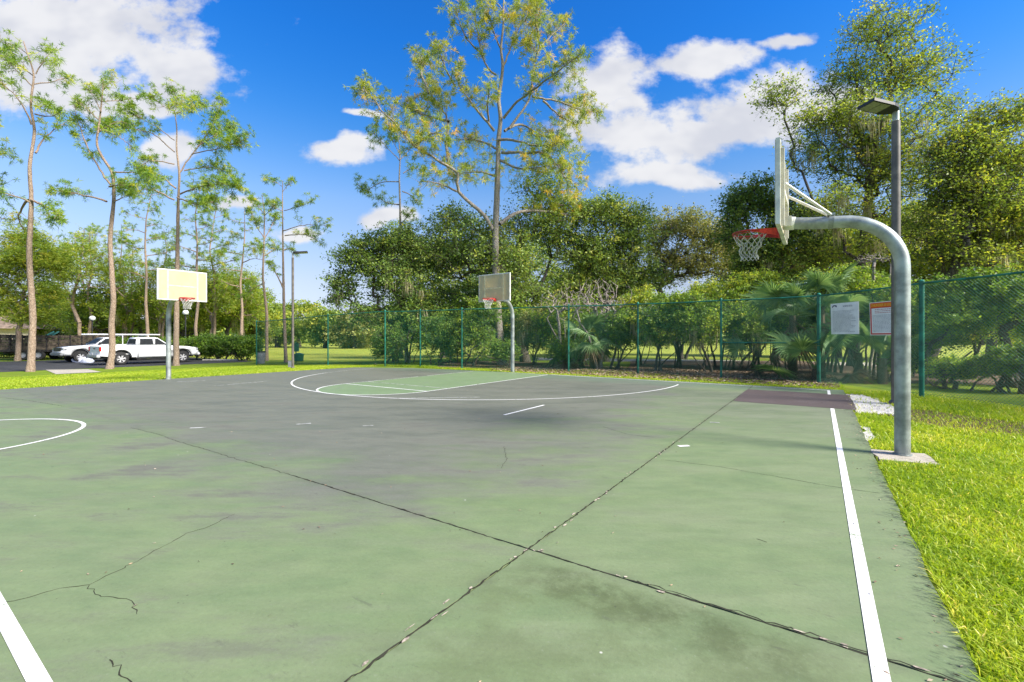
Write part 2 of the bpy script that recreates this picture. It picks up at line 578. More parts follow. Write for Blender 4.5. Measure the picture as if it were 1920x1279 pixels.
simple('tail_red', (0.4, 0.01, 0.015), 0.2, var=0.1)
simple('head_glass', (0.55, 0.57, 0.6), 0.12, 0.3, var=0.1)
simple('car_grey', (0.23, 0.24, 0.25), 0.45, var=0.1)
simple('pipe_white', (0.8, 0.8, 0.8), 0.4, var=0.04)
simple('rust_dark', (0.055, 0.048, 0.044), 0.75, 0.2, var=0.4, scale=5)
simple('board_brown', (0.11, 0.085, 0.06), 0.85, var=0.4, scale=4)
simple('teal', (0.05, 0.24, 0.25), 0.6, var=0.3, scale=5)
simple('bin_grey', (0.25, 0.26, 0.29), 0.6)
simple('bin_green', (0.02, 0.12, 0.07), 0.5, var=0.2)
simple('bag_pale', (0.55, 0.58, 0.7), 0.6, var=0.2, scale=8)
simple('globe', (0.78, 0.8, 0.8), 0.25, var=0.03)
simple('stucco', (0.6, 0.53, 0.43), 0.9, var=0.08)
simple('roof_tile', (0.23, 0.17, 0.13), 0.9, var=0.2, scale=3)
simple('kerb_stone', (0.55, 0.54, 0.5), 0.9, var=0.15, scale=3)
bark_mat('pine_bark', (0.30, 0.215, 0.155), (0.42, 0.33, 0.26))
bark_mat('pine_bark_grey', (0.34, 0.29, 0.245), (0.47, 0.43, 0.38))
bark_mat('oak_bark', (0.10, 0.085, 0.07), (0.19, 0.17, 0.145), 0.6, 12)
bark_mat('dry_twig', (0.34, 0.29, 0.25), (0.46, 0.41, 0.36), 0.6, 12)
bark_mat('palm_bark', (0.12, 0.09, 0.06), (0.22, 0.18, 0.13), 2.0, 14)


def make_board():
    m, t = mat('backboard')
    tc = t.n('TexCoord').outputs['Object']
    n1 = t.noise(tc, 2.5, 5, 0.6)
    n2 = t.noise(tc, 9, 5, 0.65)
    c = t.mix(t.sm(n1, 0.3, 0.7), (0.58, 0.53, 0.38), (0.64, 0.59, 0.45))
    c = t.mix(t.sm(n2, 0.5, 0.8, 0, 0.5), c, (0.50, 0.43, 0.24))
    b = t.n('BsdfPrincipled', None, Base_Color=c, Roughness=0.5)
    tl = t.n('BsdfTranslucent', None, Color=(0.92, 0.80, 0.46))
    t.out(t.n('MixShader', None, Fac=0.5, i1=b.outputs[0], i2=tl.outputs[0]))


make_board()
simple('frame_shadow_tone', (0.72, 0.63, 0.36), 0.55, var=0.1)  # tint for the frame's shadow seen through the board

leafy('oak_leaf', [(0.079, 0.148, 0.036), (0.179, 0.280, 0.055), (0.304, 0.396, 0.073), (0.536, 0.528, 0.091)], 0.38)
leafy('oak_leaf_light', [(0.107, 0.183, 0.044), (0.215, 0.305, 0.053), (0.358, 0.428, 0.062), (0.597, 0.539, 0.073)], 0.52)
leafy('oak_leaf_brown', [(0.153, 0.188, 0.061), (0.255, 0.289, 0.085), (0.374, 0.374, 0.119), (0.477, 0.408, 0.153)], 0.35)
leafy('shrub_leaf', [(0.066, 0.140, 0.032), (0.148, 0.257, 0.040), (0.278, 0.411, 0.049), (0.557, 0.566, 0.068)], 0.42)
leafy('hedge_leaf', [(0.054, 0.120, 0.024), (0.108, 0.215, 0.029), (0.215, 0.359, 0.036), (0.404, 0.503, 0.048)], 0.4)
leafy('pine_needle', [(0.118, 0.206, 0.044), (0.233, 0.325, 0.051), (0.466, 0.477, 0.061), (0.697, 0.435, 0.069)], 0.42)
leafy('pine_needle_green', [(0.111, 0.215, 0.030), (0.209, 0.334, 0.037), (0.390, 0.479, 0.043), (0.669, 0.573, 0.059)], 0.42)
leafy('pine_lime', [(0.124, 0.217, 0.023), (0.217, 0.310, 0.031), (0.342, 0.404, 0.039), (0.435, 0.373, 0.047)], 0.45)
leafy('moss', [(0.336, 0.325, 0.189), (0.462, 0.426, 0.265), (0.630, 0.568, 0.340)], 0.4, 0.9, (1.1, 1.1, 0.9))
leafy('palm_leaf', [(0.094, 0.188, 0.075), (0.169, 0.281, 0.122), (0.263, 0.375, 0.169)], 0.35, 0.4)
leafy('palm_dead', [(0.16, 0.11, 0.06), (0.24, 0.17, 0.10), (0.32, 0.25, 0.16)], 0.3, 0.8, (1.1, 1.0, 0.8))
leafy('grass_blade', [(0.167, 0.290, 0.019), (0.290, 0.417, 0.024), (0.465, 0.543, 0.036), (0.843, 0.718, 0.217)], 0.42, 0.45)
leafy('litter', [(0.112, 0.072, 0.048), (0.208, 0.144, 0.096), (0.352, 0.256, 0.176), (0.480, 0.400, 0.320)], 0.15, 0.8)
M = MATS


# ------------------------------------------------------------------ ground
def sheet(name, pts, z, m, kind='structure', parent=None, label=None, cat=None, sub=0):
    mb = MB()
    mb.add([(x, y, z) for x, y in pts], [tuple(range(len(pts)))])
    o = mb.build(name, m, parent)
    if o.data.polygons[0].normal.z < 0:
        o.data.flip_normals()
    if parent is None:
        bm = bmesh.new()
        bm.from_mesh(o.data)
        for ub in (U0, U1):
            bmesh.ops.bisect_plane(bm, geom=bm.verts[:] + bm.edges[:] + bm.faces[:], plane_co=(*uv(ub, 0), 0), plane_no=(-CT, ST, 0))
        for q in bm.verts:
            q.co.z = z + gz(q.co.x, q.co.y)
        bm.to_mesh(o.data)
        bm.free()
        tag(o, label, cat, kind=kind)
    return o


def blob(pts, n=6, amp=0.12, seed=0):
    """closed outline with an uneven edge"""
    r = np.random.default_rng(seed)
    out = []
    m = len(pts)
    for i in range(m):
        a, b = np.array(pts[i]), np.array(pts[(i + 1) % m])
        for k in range(n):
            p = a + (b - a) * k / n
            out.append(tuple(p + r.normal(0, amp, 2)))
    return out


sheet('ground', [(-900, -300), (900, -300), (900, 900), (-900, 900)], -0.03, M['lawn'],
      label='short green lawn around the court', cat='lawn')
sheet('fairway', blob([(-60, 41), (-18, 37), (8, 35), (25, 30), (60, 24), (240, 40), (240, 150), (-200, 150)], 8, 0.5, 3), -0.024, M['fairway'],
      label='sunlit yellowish golf fairway beyond the fence', cat='fairway')
sheet('cart_path', blob([(2, 30.5), (12, 27.2), (20, 23.5), (40, 17), (40, 20.5), (22, 27.0), (12, 31.3), (2, 34)], 6, 0.25, 5), -0.020, M['sand'],
      label='pale sandy path running behind the fence shrubs', cat='path')
pk0, pk1 = np.array(gp(0, 697)), np.array(gp(318, 684))
pkd = (pk1 - pk0) / np.linalg.norm(pk1 - pk0)
sheet('parking_lot', [tuple(pk0 - pkd * 30), tuple(pk0), tuple(pk1), tuple(pk1 + pkd * 5.5), uv(41, 18), uv(52, 18), uv(52, -25)], -0.022, M['asphalt'],
      label='dark asphalt parking lot beyond the left lawn', cat='parking lot')
mulch_pts = [gp(1180, 697), gp(1300, 706), gp(1420, 713), gp(1540, 719), gp(1610, 717), gp(1640, 692), gp(1500, 676), gp(1180, 676)]
sheet('mulch_bed', blob(mulch_pts, 6, 0.12, 8), -0.018, M['mulch'], label='brown leaf-strewn bed under the fence shrubs', cat='bed')
sheet('mulch_bed', blob([gp(820, 688), gp(960, 692), gp(1080, 695), gp(1120, 684), gp(950, 676), gp(820, 678)], 6, 0.15, 9), -0.018, M['mulch'],
      label='brown bare bed around the tall pine behind the far hoop', cat='bed')
sheet('mulch_bed', blob([gp(1640, 697), gp(1760, 700), gp(2030, 692), gp(2060, 724), gp(1900, 722), gp(1740, 718), gp(1650, 714)], 6, 0.12, 12), -0.017, M['mulch'],
      label='brown soil strip under the shrubs of the right fence section', cat='bed')
sheet('soil_patch', blob([gp(1640, 762), gp(1760, 770), gp(1990, 800), gp(2060, 850), gp(1900, 815), gp(1740, 798), gp(1640, 775)], 6, 0.10, 4), -0.016, M['bare_soil'],
      label='bare brownish strip of worn lawn by the fence', cat='soil')
sheet('gravel_patch', blob([gp(1584, 738), gp(1625, 741), gp(1652, 752), gp(1700, 772), gp(1680, 776), gp(1604, 773)], 6, 0.05, 6), -0.012, M['white_gravel'],
      label='white gravel patch beside the court corner', cat='gravel')
sheet('gravel_patch', blob([gp(1612, 797), gp(1630, 800), gp(1648, 820), gp(1625, 826)], 6, 0.03, 7), -0.012, M['white_gravel'],
      label='small pale gravel spot at the court edge', cat='gravel')
sheet('concrete_path', [gp(85, 693), gp(165, 692), gp(190, 697), gp(105, 701)], -0.012, M['concrete'],
      label='short concrete walk in the left lawn', cat='path')
sheet('red_mulch_bed', [uv(52.2, -18), uv(52.2, 4), uv(54, 4), uv(54, -18)], -0.015, M['red_mulch'],
      label='reddish mulch bed behind the parking lot', cat='bed')

# ------------------------------------------------------------------ the court
court = empty('basketball_court', (0, 0, 0))
tag(court, 'worn green and grey painted concrete basketball court', 'court', kind='structure')
UJ, VJ = 1.70, 2.70                                  # the two expansion joints
UR, UL, VN = -0.575, 19.4, -9.0


def rag_line(a, b, step, amp, seed):
    r = np.random.default_rng(seed)
    a, b = np.array(a, float), np.array(b, float)
    n = max(2, int(np.linalg.norm(b - a) / step))
    t = np.linspace(0, 1, n + 1)
    nrm = np.array([-(b - a)[1], (b - a)[0]]) / np.linalg.norm(b - a)
    w = r.normal(0, amp, n + 1)
    w = np.convolve(np.pad(w, 3, mode='edge'), np.ones(3) / 3, 'same')[3:-3] + r.normal(0, amp * 0.5, n + 1)
    w[0] = w[-1] = 0
    return [tuple(a + (b - a) * tt + nrm * ww) for tt, ww in zip(t, w)]


def slab(corners, rag, seed):
    poly = []
    m = len(corners)
    for i in range(m):
        a, b = corners[i], corners[(i + 1) % m]
        if rag[i]:
            poly += rag_line(a, b, 0.05 if rag[i] == 1 else 0.15, 0.004 if rag[i] == 1 else 0.008, seed + i)[:-1]
        else:
            poly.append(a)
    mb = MB()
    mb.prism([uv(*p) for p in poly], -0.09, 0.0)
    return mb.build('slab', M['court_paint'], court)


g = 0.007
slab([(UR, VN), (UR, VJ - g), (UJ - g, VJ - g), (UJ - g, VN)], [2, 1, 1, 0], 10)
slab([(UR, VJ + g), (UR, 15.95), (UJ - g, 15.98), (UJ - g, VJ + g)], [2, 2, 1, 1], 20)
slab([(UJ + g, VN), (UJ + g, VJ - g), (4.7, VJ - g), (4.75, VJ), (UL, VJ), (UL, VN)], [1, 1, 0, 0, 0, 0], 30)
slab([(UJ + g, VJ + g), (UJ + g, 15.98), (11.0, 16.1), (16.5, 15.5), (UL - 0.2, 14.2), (UL, 13.4), (UL, VJ), (4.75, VJ), (4.7, VJ + g)], [1, 2, 2, 2, 0, 2, 0, 0, 1], 40)
sheet('joint_filler', [uv(UR + .1, VN), uv(UR + .1, 15.8), uv(16, 15.3), uv(UL - .1, 13.2), uv(UL - .1, VN)], -0.02, M['soil_dark'], parent=court)


def ribbon(name, pts, w, z, m, parent, closed=False):
    pts = [np.array(p, float) for p in pts]
    n = len(pts)
    vs, fs = [], []
    for i, p in enumerate(pts):
        if closed:
            t = pts[(i + 1) % n] - pts[i - 1]
        else:
            t = pts[min(i + 1, n - 1)] - pts[max(i - 1, 0)]
        t = t / (np.linalg.norm(t) + 1e-9)
        nn = np.array([-t[1], t[0]]) * (w[i] if isinstance(w, (list, np.ndarray)) else w) / 2
        vs += [(*(p + nn), z), (*(p - nn), z)]
    for i in range(n if closed else n - 1):
        j = (i + 1) % n
        fs.append((2 * i, 2 * i + 1, 2 * j + 1, 2 * j))
    o = MB().add(vs, fs).build(name, m, parent)
    if o.data.polygons[0].normal.z < 0:
        o.data.flip_normals()
    return o


def uvline(a, b, w=0.062, z=0.004, m='white_paint', n=2, name='painted_line'):
    p = [uv(a[0] + (b[0] - a[0]) * i / (n - 1), a[1] + (b[1] - a[1]) * i / (n - 1)) for i in range(n)]
    return ribbon(name, p, w, z, M[m], court)


def uvarc(c, r, a0, a1, w=0.055, z=0.004, m='white_paint', n=48):
    p = [uv(c[0] + r * math.cos(math.radians(a0 + (a1 - a0) * i / (n - 1))), c[1] + r * math.sin(math.radians(a0 + (a1 - a0) * i / (n - 1)))) for i in range(n)]
    return ribbon('painted_line', p, w, z, M[m], court)


uvline((-0.225, VN), (-0.225, 11.62), 0.066)
uvline((-0.215, 14.45), (-0.215, 15.55), 0.066)
uvline((-0.2, 15.55), (7.2, 15.76), 0.05)
uvline((7.2, 15.78), (8.9, 15.86), 0.07)
uvline((8.9, 15.86), (11.5, 15.9), 0.05, m='white_paint_old')
uvline((UR + 0.35, 0.46), (UL, 0.46), 0.066)                       # half-way line, passes left of the viewer
uvarc((10.75, 0.45), 1.83, 0, 359, 0.055, n=80)
KC = 10.81
# the key: green fill and its outline
key = [uv(8.98, 15.84), uv(12.645, 15.8), uv(12.645, 9.0)] + [uv(KC + 1.83 * math.cos(math.radians(a)), 9.0 + 1.83 * math.sin(math.radians(a))) for a in range(-6, -180, -6)] + [uv(8.98, 9.0)]
ko = sheet('painted_key', key, 0.003, M['key_paint'], parent=court)
uvline((8.98, 9.0), (8.98, 15.7), 0.055, 0.006)
uvline((12.645, 9.0), (12.645, 15.5), 0.05, 0.006, 'white_paint_old')
uvline((8.98, 9.0), (12.645, 9.0), 0.055, 0.0065)
uvline((8.98, 9.85), (12.645, 9.85), 0.04, 0.0065, 'white_paint_old')
uvarc((KC, 9.0), 1.83, 180, 360, 0.055, 0.006)
uvarc((10.78, 14.3), 7.1, 176, 335, 0.05, 0.004, n=70)
uvarc((10.78, 14.3), 7.1, 335, 360, 0.04, 0.004, 'white_paint_old', n=20)
ha, hb = to_uv(*gp(945, 778.4)), to_uv(*gp(1020, 759.8))
uvline(ha, hb, 0.055)
for a, b, w, mm in (((398, 724), (500, 715), 0.05, 'white_paint_old'), ((330, 716), (385, 714), 0.06, 'white_paint_old'),
                    ((356, 803), (386, 802), 0.05, 'white_paint_old'), ((555, 796), (583, 794), 0.05, 'white_paint_old'),
                    ((1272, 837), (1292, 836), 0.07, 'white_paint'), ((1331, 792), (1349, 793), 0.06, 'white_paint_old'),
                    ((745, 747), (900, 745), 0.035, 'white_paint_old'), ((680, 799), (700, 798), 0.03, 'white_paint_old')):
    uvline(to_uv(*gp(*a)), to_uv(*gp(*b)), w, 0.004, mm)
# dark resurfaced strip across the far right corner
sheet('tar_patch', blob([gp(1402, 730), gp(1592, 741), gp(1606, 769), gp(1374, 752)], 5, 0.015, 2), 0.0035, M['patch_tar'], parent=court)


def crack(pts, w=0.006, seed=0, name='crack', m='crack_dark', z=0.0015, jit=0.007, pix=True):
    r = np.random.default_rng(seed)
    P = [np.array(gp(*p)) if pix else np.array(p) for p in pts]
    out = []
    for a, b in zip(P[:-1], P[1:]):
        n = max(2, int(np.linalg.norm(b - a) / 0.04))
        for k in range(n):
            out.append(a + (b - a) * k / n + r.normal(0, jit, 2))
    out.append(P[-1])
    W = np.abs(r.normal(w, w * 0.45, len(out))) + 0.0012
    return ribbon(name, out, W, z, M[m], court)


crack([(0, 1131), (55, 1120), (110, 1104), (168, 1097), (200, 1080), (258, 1053), (275, 1040), (330, 1013), (350, 1000), (385, 990), (440, 964)], 0.0036, 1)
crack([(168, 1097), (171, 1106), (179, 1114), (192, 1118), (212, 1119), (234, 1123), (248, 1128), (254, 1137), (256, 1152)], 0.0024, 2)
crack([(206, 1232), (214, 1246), (222, 1254), (226, 1264), (238, 1272), (250, 1285)], 0.0030, 3)
crack([(330, 827), (380, 841), (428, 856), (580, 901)], 0.0054, 4)
crack([(1240, 862), (1350, 875), (1450, 893), (1560, 912), (1650, 925)], 0.0036, 5)
crack([(945, 838), (950, 860), (940, 878)], 0.0036, 6)
crack([(1130, 800), (1180, 815), (1225, 820)], 0.0036, 7)
crack([(0, 745), (60, 752), (120, 762)], 0.0084, 8)
crack([(245, 802), (300, 815), (330, 827)], 0.0048, 9)
crack([(1420, 1010), (1438, 1017)], 0.0036, 10)
# the expansion joints: dark raised seam with crumbled pale edges
r_ = np.random.default_rng(3)
crack([uv(UJ, v) for v in np.arange(0.2, 15.9, 0.5)], 0.009, 21, 'joint_seam', z=0.0012, jit=0.006, pix=False)
crack([uv(u_, VJ) for u_ in np.arange(UR, 4.7, 0.4)], 0.008, 22, 'joint_seam', z=0.0012, jit=0.005, pix=False)
crack([uv(u_, VJ + 0.02) for u_ in np.arange(UR, 1.1, 0.3)], 0.005, 23, 'joint_seam', z=0.0014, jit=0.008, pix=False)
for k in range(46):
    if k < 34:
        u0, v0 = UJ + r_.normal(0, 0.022), (1.0 + r_.random() ** 1.6 * 9)
    else:
        u0, v0 = r_.random() * 2.2 - 0.5, VJ + r_.normal(0, 0.022)
    L, wd = 0.02 + r_.random() * 0.07, 0.008 + r_.random() * 0.016
    if k >= 34:
        L, wd = wd, L
    ang = np.linspace(0, 2 * math.pi, 7)[:-1]
    rr = 0.6 + r_.random(6) * 0.6
    sheet('chip', [uv(u0 + wd / 2 * math.cos(a) * q, v0 + L / 2 * math.sin(a) * q) for a, q in zip(ang, rr)], 0.0022 + 0.0001 * k, M['chip_pale'], parent=court)

# concrete footing of the near hoop
pad = MB()
pad.prism(blob([gp(1629, 842), gp(1738, 852), gp(1762, 872), gp(1650, 862)], 4, 0.008, 3), -0.08, 0.004)
tag(pad.build('concrete_footing', M['concrete']), 'flat concrete footing under the near hoop pole', 'footing')


# ------------------------------------------------------------------ basketball hoops
def make_hoop(loc, ang, scale, label, detail=True):
    t = empty('basketball_hoop', (*loc, 0.0), ang, label, 'hoop', 'steel gooseneck hoops around the court')
    t.scale = (scale,) * 3
    R = 0.082
    path = [(0, 0, -0.05), (0, 0, 1.2), (0, 0, 2.40)]
    for k in range(1, 13):
        a = math.pi / 2 * k / 12 * 0.955
        path.append((0.66 * (1 - math.cos(a)), 0, 2.40 + 0.66 * math.sin(a)))
    path += [(0.95, 0, 3.085), (1.24, 0, 3.125)]
    MB().tube(path, R, 24).build('pole', M['galvanised'], t, True)
    MB().lathe([(0.084, 0.0), (0.10, 0.0), (0.10, 0.015), (0.084, 0.02)], 24).build('pole_collar', M['galvanised'], t)
    XB = 1.34
    W, z0, z1 = 0.78, 2.98, 4.07
    bd = MB().box((XB, 0, (z0 + z1) / 2), (0.012, 2 * W, z1 - z0)).build('backboard', M['backboard'], t)
    fr = MB()
    for s in (-1, 1):
        fr.box((XB - 0.022, s * (W + 0.004), (z0 + z1) / 2), (0.05, 0.012, z1 - z0 + 0.03))
        fr.box((XB - 0.046, s * (W - 0.022), (z0 + z1) / 2), (0.006, 0.04, z1 - z0))
    fr.box((XB - 0.022, 0, z1 + 0.008), (0.05, 2 * W - 0.004, 0.012))
    fr.box((XB - 0.022, 0, z0 - 0.008), (0.05, 2 * W - 0.004, 0.012))
    fr.build('edge_flange', M['white_steel'], bd)
    for s in (-1, 1):
        MB().box((XB - 0.055, s * 0.47, (z0 + z1) / 2), (0.05, 0.055, z1 - z0 - 0.05)).build('stiffener', M['white_steel'], bd)
        MB().box((XB + 0.0085, s * 0.47, (z0 + z1) / 2), (0.005, 0.062, z1 - z0 - 0.04)).build('frame_shadow_strip', M['frame_shadow_tone'], bd)  # stiffener's shadow through the board, imitated by a tinted raised strip
        MB().box((XB + 0.0085, s * (W - 0.012), (z0 + z1) / 2), (0.005, 0.024, z1 - z0)).build('border_strip', M['white_steel'], bd)
        MB().box((XB + 0.0085, 0, (z1 - 0.012) if s > 0 else (z0 + 0.012)), (0.005, 2 * W - 0.05, 0.024)).build('border_strip', M['white_steel'], bd)
    MB().box((XB - 0.05, 0, 3.52), (0.05, 0.88, 0.05)).build('stiffener', M['white_steel'], bd)
    MB().box((XB + 0.0085, 0, 3.50), (0.005, 0.87, 0.045)).build('frame_shadow_strip', M['frame_shadow_tone'], bd)  # crosspiece's shadow through the board, put in as a tinted strip
    if detail:
        for zz in (z0 + 0.06, z0 + 0.13, z0 + 0.46, z1 - 0.06, z1 - 0.12):
            MB().lathe([(0.001, -0.014), (0.009, -0.014), (0.009, 0), (0.001, 0)], 8, 'y', (XB - 0.022, -W - 0.006, zz)).build('bolt', M['bolt_dark'], bd)
    # mounting casting behind the board
    MB().box((XB - 0.10, 0, 3.13), (0.10, 0.30, 0.14)).tube([(1.16, 0, 3.114), (1.30, 0, 3.135)], 0.092, 20).build('mount_bracket', M['white_steel'], t, bevel=0.006)
    for s in (-1, 1):
        br = MB()
        br.tube([(XB - 0.06, s * 0.36, 3.62), (0.74, s * 0.05, 3.16)], 0.02, 10)
        br.box((XB - 0.075, s * 0.36, 3.62), (0.03, 0.06, 0.09))
        br.build('brace', M['white_steel'], t, True)
    cl = MB()
    cl.lathe([(R + 0.001, -0.03), (R + 0.012, -0.03), (R + 0.012, 0.03), (R + 0.001, 0.03)], 20)
    c = cl.build('pole_clamp', M['galvanised'], t)
    c.location = (0.74, 0, 3.075)
    c.rotation_euler = (0, math.radians(84), 0)
    MB().box((0.74, 0, 3.17), (0.09, 0.13, 0.03)).build('clamp_plate', M['galvanised'], t)
    # rim
    RC, RZ = XB + 0.012 + 0.15 + 0.229, 3.05
    rim = MB()
    rim.tube([(RC + 0.229 * math.cos(a), 0.229 * math.sin(a), RZ) for a in np.linspace(0, 2 * math.pi, 41)[:-1]], 0.0105, 8, closed=True)
    rim.tube([(RC + 0.225 * math.cos(a), 0.225 * math.sin(a), RZ - 0.028) for a in np.linspace(0, 2 * math.pi, 41)[:-1]], 0.006, 6, closed=True)
    ro = rim.build('rim', M['rim_red'], t, True)
    sup = MB()
    for s in (-1, 1):
        sup.add([(XB + 0.012, s * 0.11, RZ + 0.012), (RC - 0.02, s * 0.226, RZ + 0.012), (RC - 0.02, s * 0.222, RZ - 0.012), (XB + 0.012, s * 0.11, RZ - 0.10),
                 (XB + 0.012, s * 0.105, RZ + 0.012), (RC - 0.02, s * 0.220, RZ + 0.012), (RC - 0.02, s * 0.216, RZ - 0.012), (XB + 0.012, s * 0.105, RZ - 0.10)],
                [(0, 1, 2, 3), (7, 6, 5, 4), (0, 4, 5, 1), (1, 5, 6, 2), (2, 6, 7, 3), (3, 7, 4, 0)])
    sup.box((XB + 0.016, 0, RZ - 0.035), (0.012, 0.25, 0.13))
    sup.add([(XB + 0.012, -0.11, RZ + 0.013), (XB + 0.012, 0.11, RZ + 0.013), (RC - 0.20, 0.10, RZ + 0.009), (RC - 0.20, -0.10, RZ + 0.009)], [(0, 1, 2, 3)])
    sup.build('rim_bracket', M['rim_red'], ro)
    # net: strands crossing in diamonds, narrowing downwards
    NS, NL = 12, 7
    rad = [0.225, 0.195, 0.165, 0.14, 0.125, 0.115, 0.112, 0.12]
    zz = [RZ - 0.02, RZ - 0.085, RZ - 0.145, RZ - 0.20, RZ - 0.255, RZ - 0.31, RZ - 0.36, RZ - 0.40]
    rr = random.Random(5)
    net = MB()
    cent = [(rr.uniform(-1, 1) * 0.006 * i, rr.uniform(-1, 1) * 0.006 * i) for i in range(NL + 1)]
    for sgn in (1, -1):
        for k in range(NS):
            pts = []
            for i in range(NL + 1):
                a = 2 * math.pi * (k + sgn * 0.5 * i) / NS
                pts.append((RC + cent[i][0] + rad[i] * math.cos(a), cent[i][1] + rad[i] * math.sin(a), zz[i] + rr.uniform(-.006, .006)))
            net.tube(pts, 0.0033, 5)
    net.build('net', M['net_white'], ro)
    return t


ANG_V = math.atan2(CT, ST)                # heading along +v
ANG_U = math.atan2(ST, -CT)               # heading along +u
make_hoop(gp(1692, 853), ANG_U, 1.0, 'nearest basketball hoop, seen edge-on at the right')
make_hoop(gp(316, 711), ANG_U + math.pi, 0.93, 'basketball hoop with sunlit board on the left, in front of the pickup')
make_hoop(gp(961, 698), ANG_V + math.pi, 1.0, 'basketball hoop at the far end of the painted key')

# ------------------------------------------------------------------ chain-link fence
FH = 2.87
fpos = [(1, 10.48, 6.0), (2, 10.48, 8.6)]
posts = [(11.2, 5.2), (10.85, 8.2)] + [gp(1728, 743.5), gp(1535, 718), gp(1352, 708.5), gp(1196, 701), gp(1066, 697), gp(866, 690.5), gp(788, 687.5), gp(722, 686), gp(615, 685.5), gp(481, 685)]
fence = empty('chain_link_fence', (posts[3][0], posts[3][1], -0.03), 0, 'green chain-link fence behind the court', 'fence')
fb = np.array([posts[3][0], posts[3][1], -0.03])


def rel(x, y, z):
    return (x - fb[0], y - fb[1], z - fb[2] + gz(x, y))


for i, (x, y) in enumerate(posts):
    r = 0.055 if i in (3, 2) else 0.038
    hh = FH + 0.06
    p = MB().tube([rel(x, y, -0.1), rel(x, y, hh)], r, 14).build('post', M['fence_green'], fence, True)
    MB().lathe([(r + 0.006, hh - 0.03), (r + 0.008, hh), (r * 0.7, hh + 0.03), (0.002, hh + 0.04)], 14, 'z', rel(x, y, 0)).build('post_cap', M['fence_green'], p, True)
    if i == 3:
        for zz in (0.25, 0.6, 1.0, 1.4, 1.8, 2.2, 2.6):
            MB().lathe([(r + 0.001, -0.012), (r + 0.007, -0.012), (r + 0.007, 0.012), (r + 0.001, 0.012)], 14, 'z', rel(x, y, zz)).build('tension_band', M['fence_green'], p)
wr = np.random.default_rng(2)
for i in range(len(posts) - 1):
    a, b = np.array(posts[i]), np.array(posts[i + 1])
    L = np.linalg.norm(b - a)
    d = (b - a) / L
    nrm = np.array([-d[1], d[0]])
    sag = [a + d * L * k / 6 for k in range(7)]
    MB().tube([rel(q[0], q[1], FH - 0.012 * math.sin(math.pi * k / 6)) for k, q in enumerate(sag)], 0.024, 10).build('top_rail', M['fence_green'], fence, True)
    MB().tube([rel(a[0], a[1], 0.08), rel(b[0], b[1], 0.08)], 0.004, 5).build('bottom_wire', M['mesh_green'], fence)
    if i == 3:
        MB().tube([rel(a[0], a[1], 1.32), rel(b[0], b[1], 1.30)], 0.022, 10).build('mid_rail', M['fence_green'], fence, True)
    # the woven wires of this section
    pitch = 0.075 if L / 1 and i < 5 else 0.085
    hgt = FH - 0.03
    rw = 0.0034 if i < 4 else 0.0028
    S0, S1, Z0, Z1 = [], [], [], []
    n = int((L + hgt) / pitch) + 1
    for sg in (1, -1):
        for k in range(n):
            c = k * pitch - hgt
            s0, s1 = max(0.0, c), min(L, c + hgt)
            if s1 - s0 < 0.02:
                continue
            za, zb = s0 - c, s1 - c
            if sg < 0:
                za, zb = hgt - za, hgt - zb
            S0.append(s0); S1.append(s1); Z0.append(0.03 + za); Z1.append(0.03 + zb)
    S0, S1, Z0, Z1 = map(np.array, (S0, S1, Z0, Z1))
    A = np.stack([a[0] + d[0] * S0, a[1] + d[1] * S0, Z0], 1)
    B = np.stack([a[0] + d[0] * S1, a[1] + d[1] * S1, Z1], 1)
    T = (B - A) / np.linalg.norm(B - A, axis=1)[:, None]
    N1 = np.tile(np.array([nrm[0], nrm[1], 0]), (len(A), 1))
    N2 = np.cross(T, N1)
    V = []
    for ang in (0, 2.094, 4.189):
        off = (N1 * math.cos(ang) + N2 * math.sin(ang)) * rw
        V.append(A + off)
        V.append(B + off)
    V = np.stack(V, 1).reshape(-1, 3)
    V[:, 2] += gz_np(V)
    V = V - fb
    base = np.arange(len(A))[:, None] * 6
    Q = np.concatenate([base + np.array([0, 1, 3, 2]), base + np.array([2, 3, 5, 4]), base + np.array([4, 5, 1, 0])])
    tag(np_mesh('chain_link_mesh', V, Q, M['mesh_green'], fence), kind='stuff')

# ------------------------------------------------------------------ notices on the fence
pa, pb = np.array(posts[3]), np.array(posts[2])
fd = (pb - pa) / np.linalg.norm(pb - pa)
fn = np.array([fd[1], -fd[0]])
if fn @ (-pa) < 0:
    fn = -fn


def fence_s(px):
    """distance along the section of the two notices at which the photo column px meets it"""
    k = (px - CX) / F
    return (pa[0] - k * pa[1]) / (k * fd[1] - fd[0])


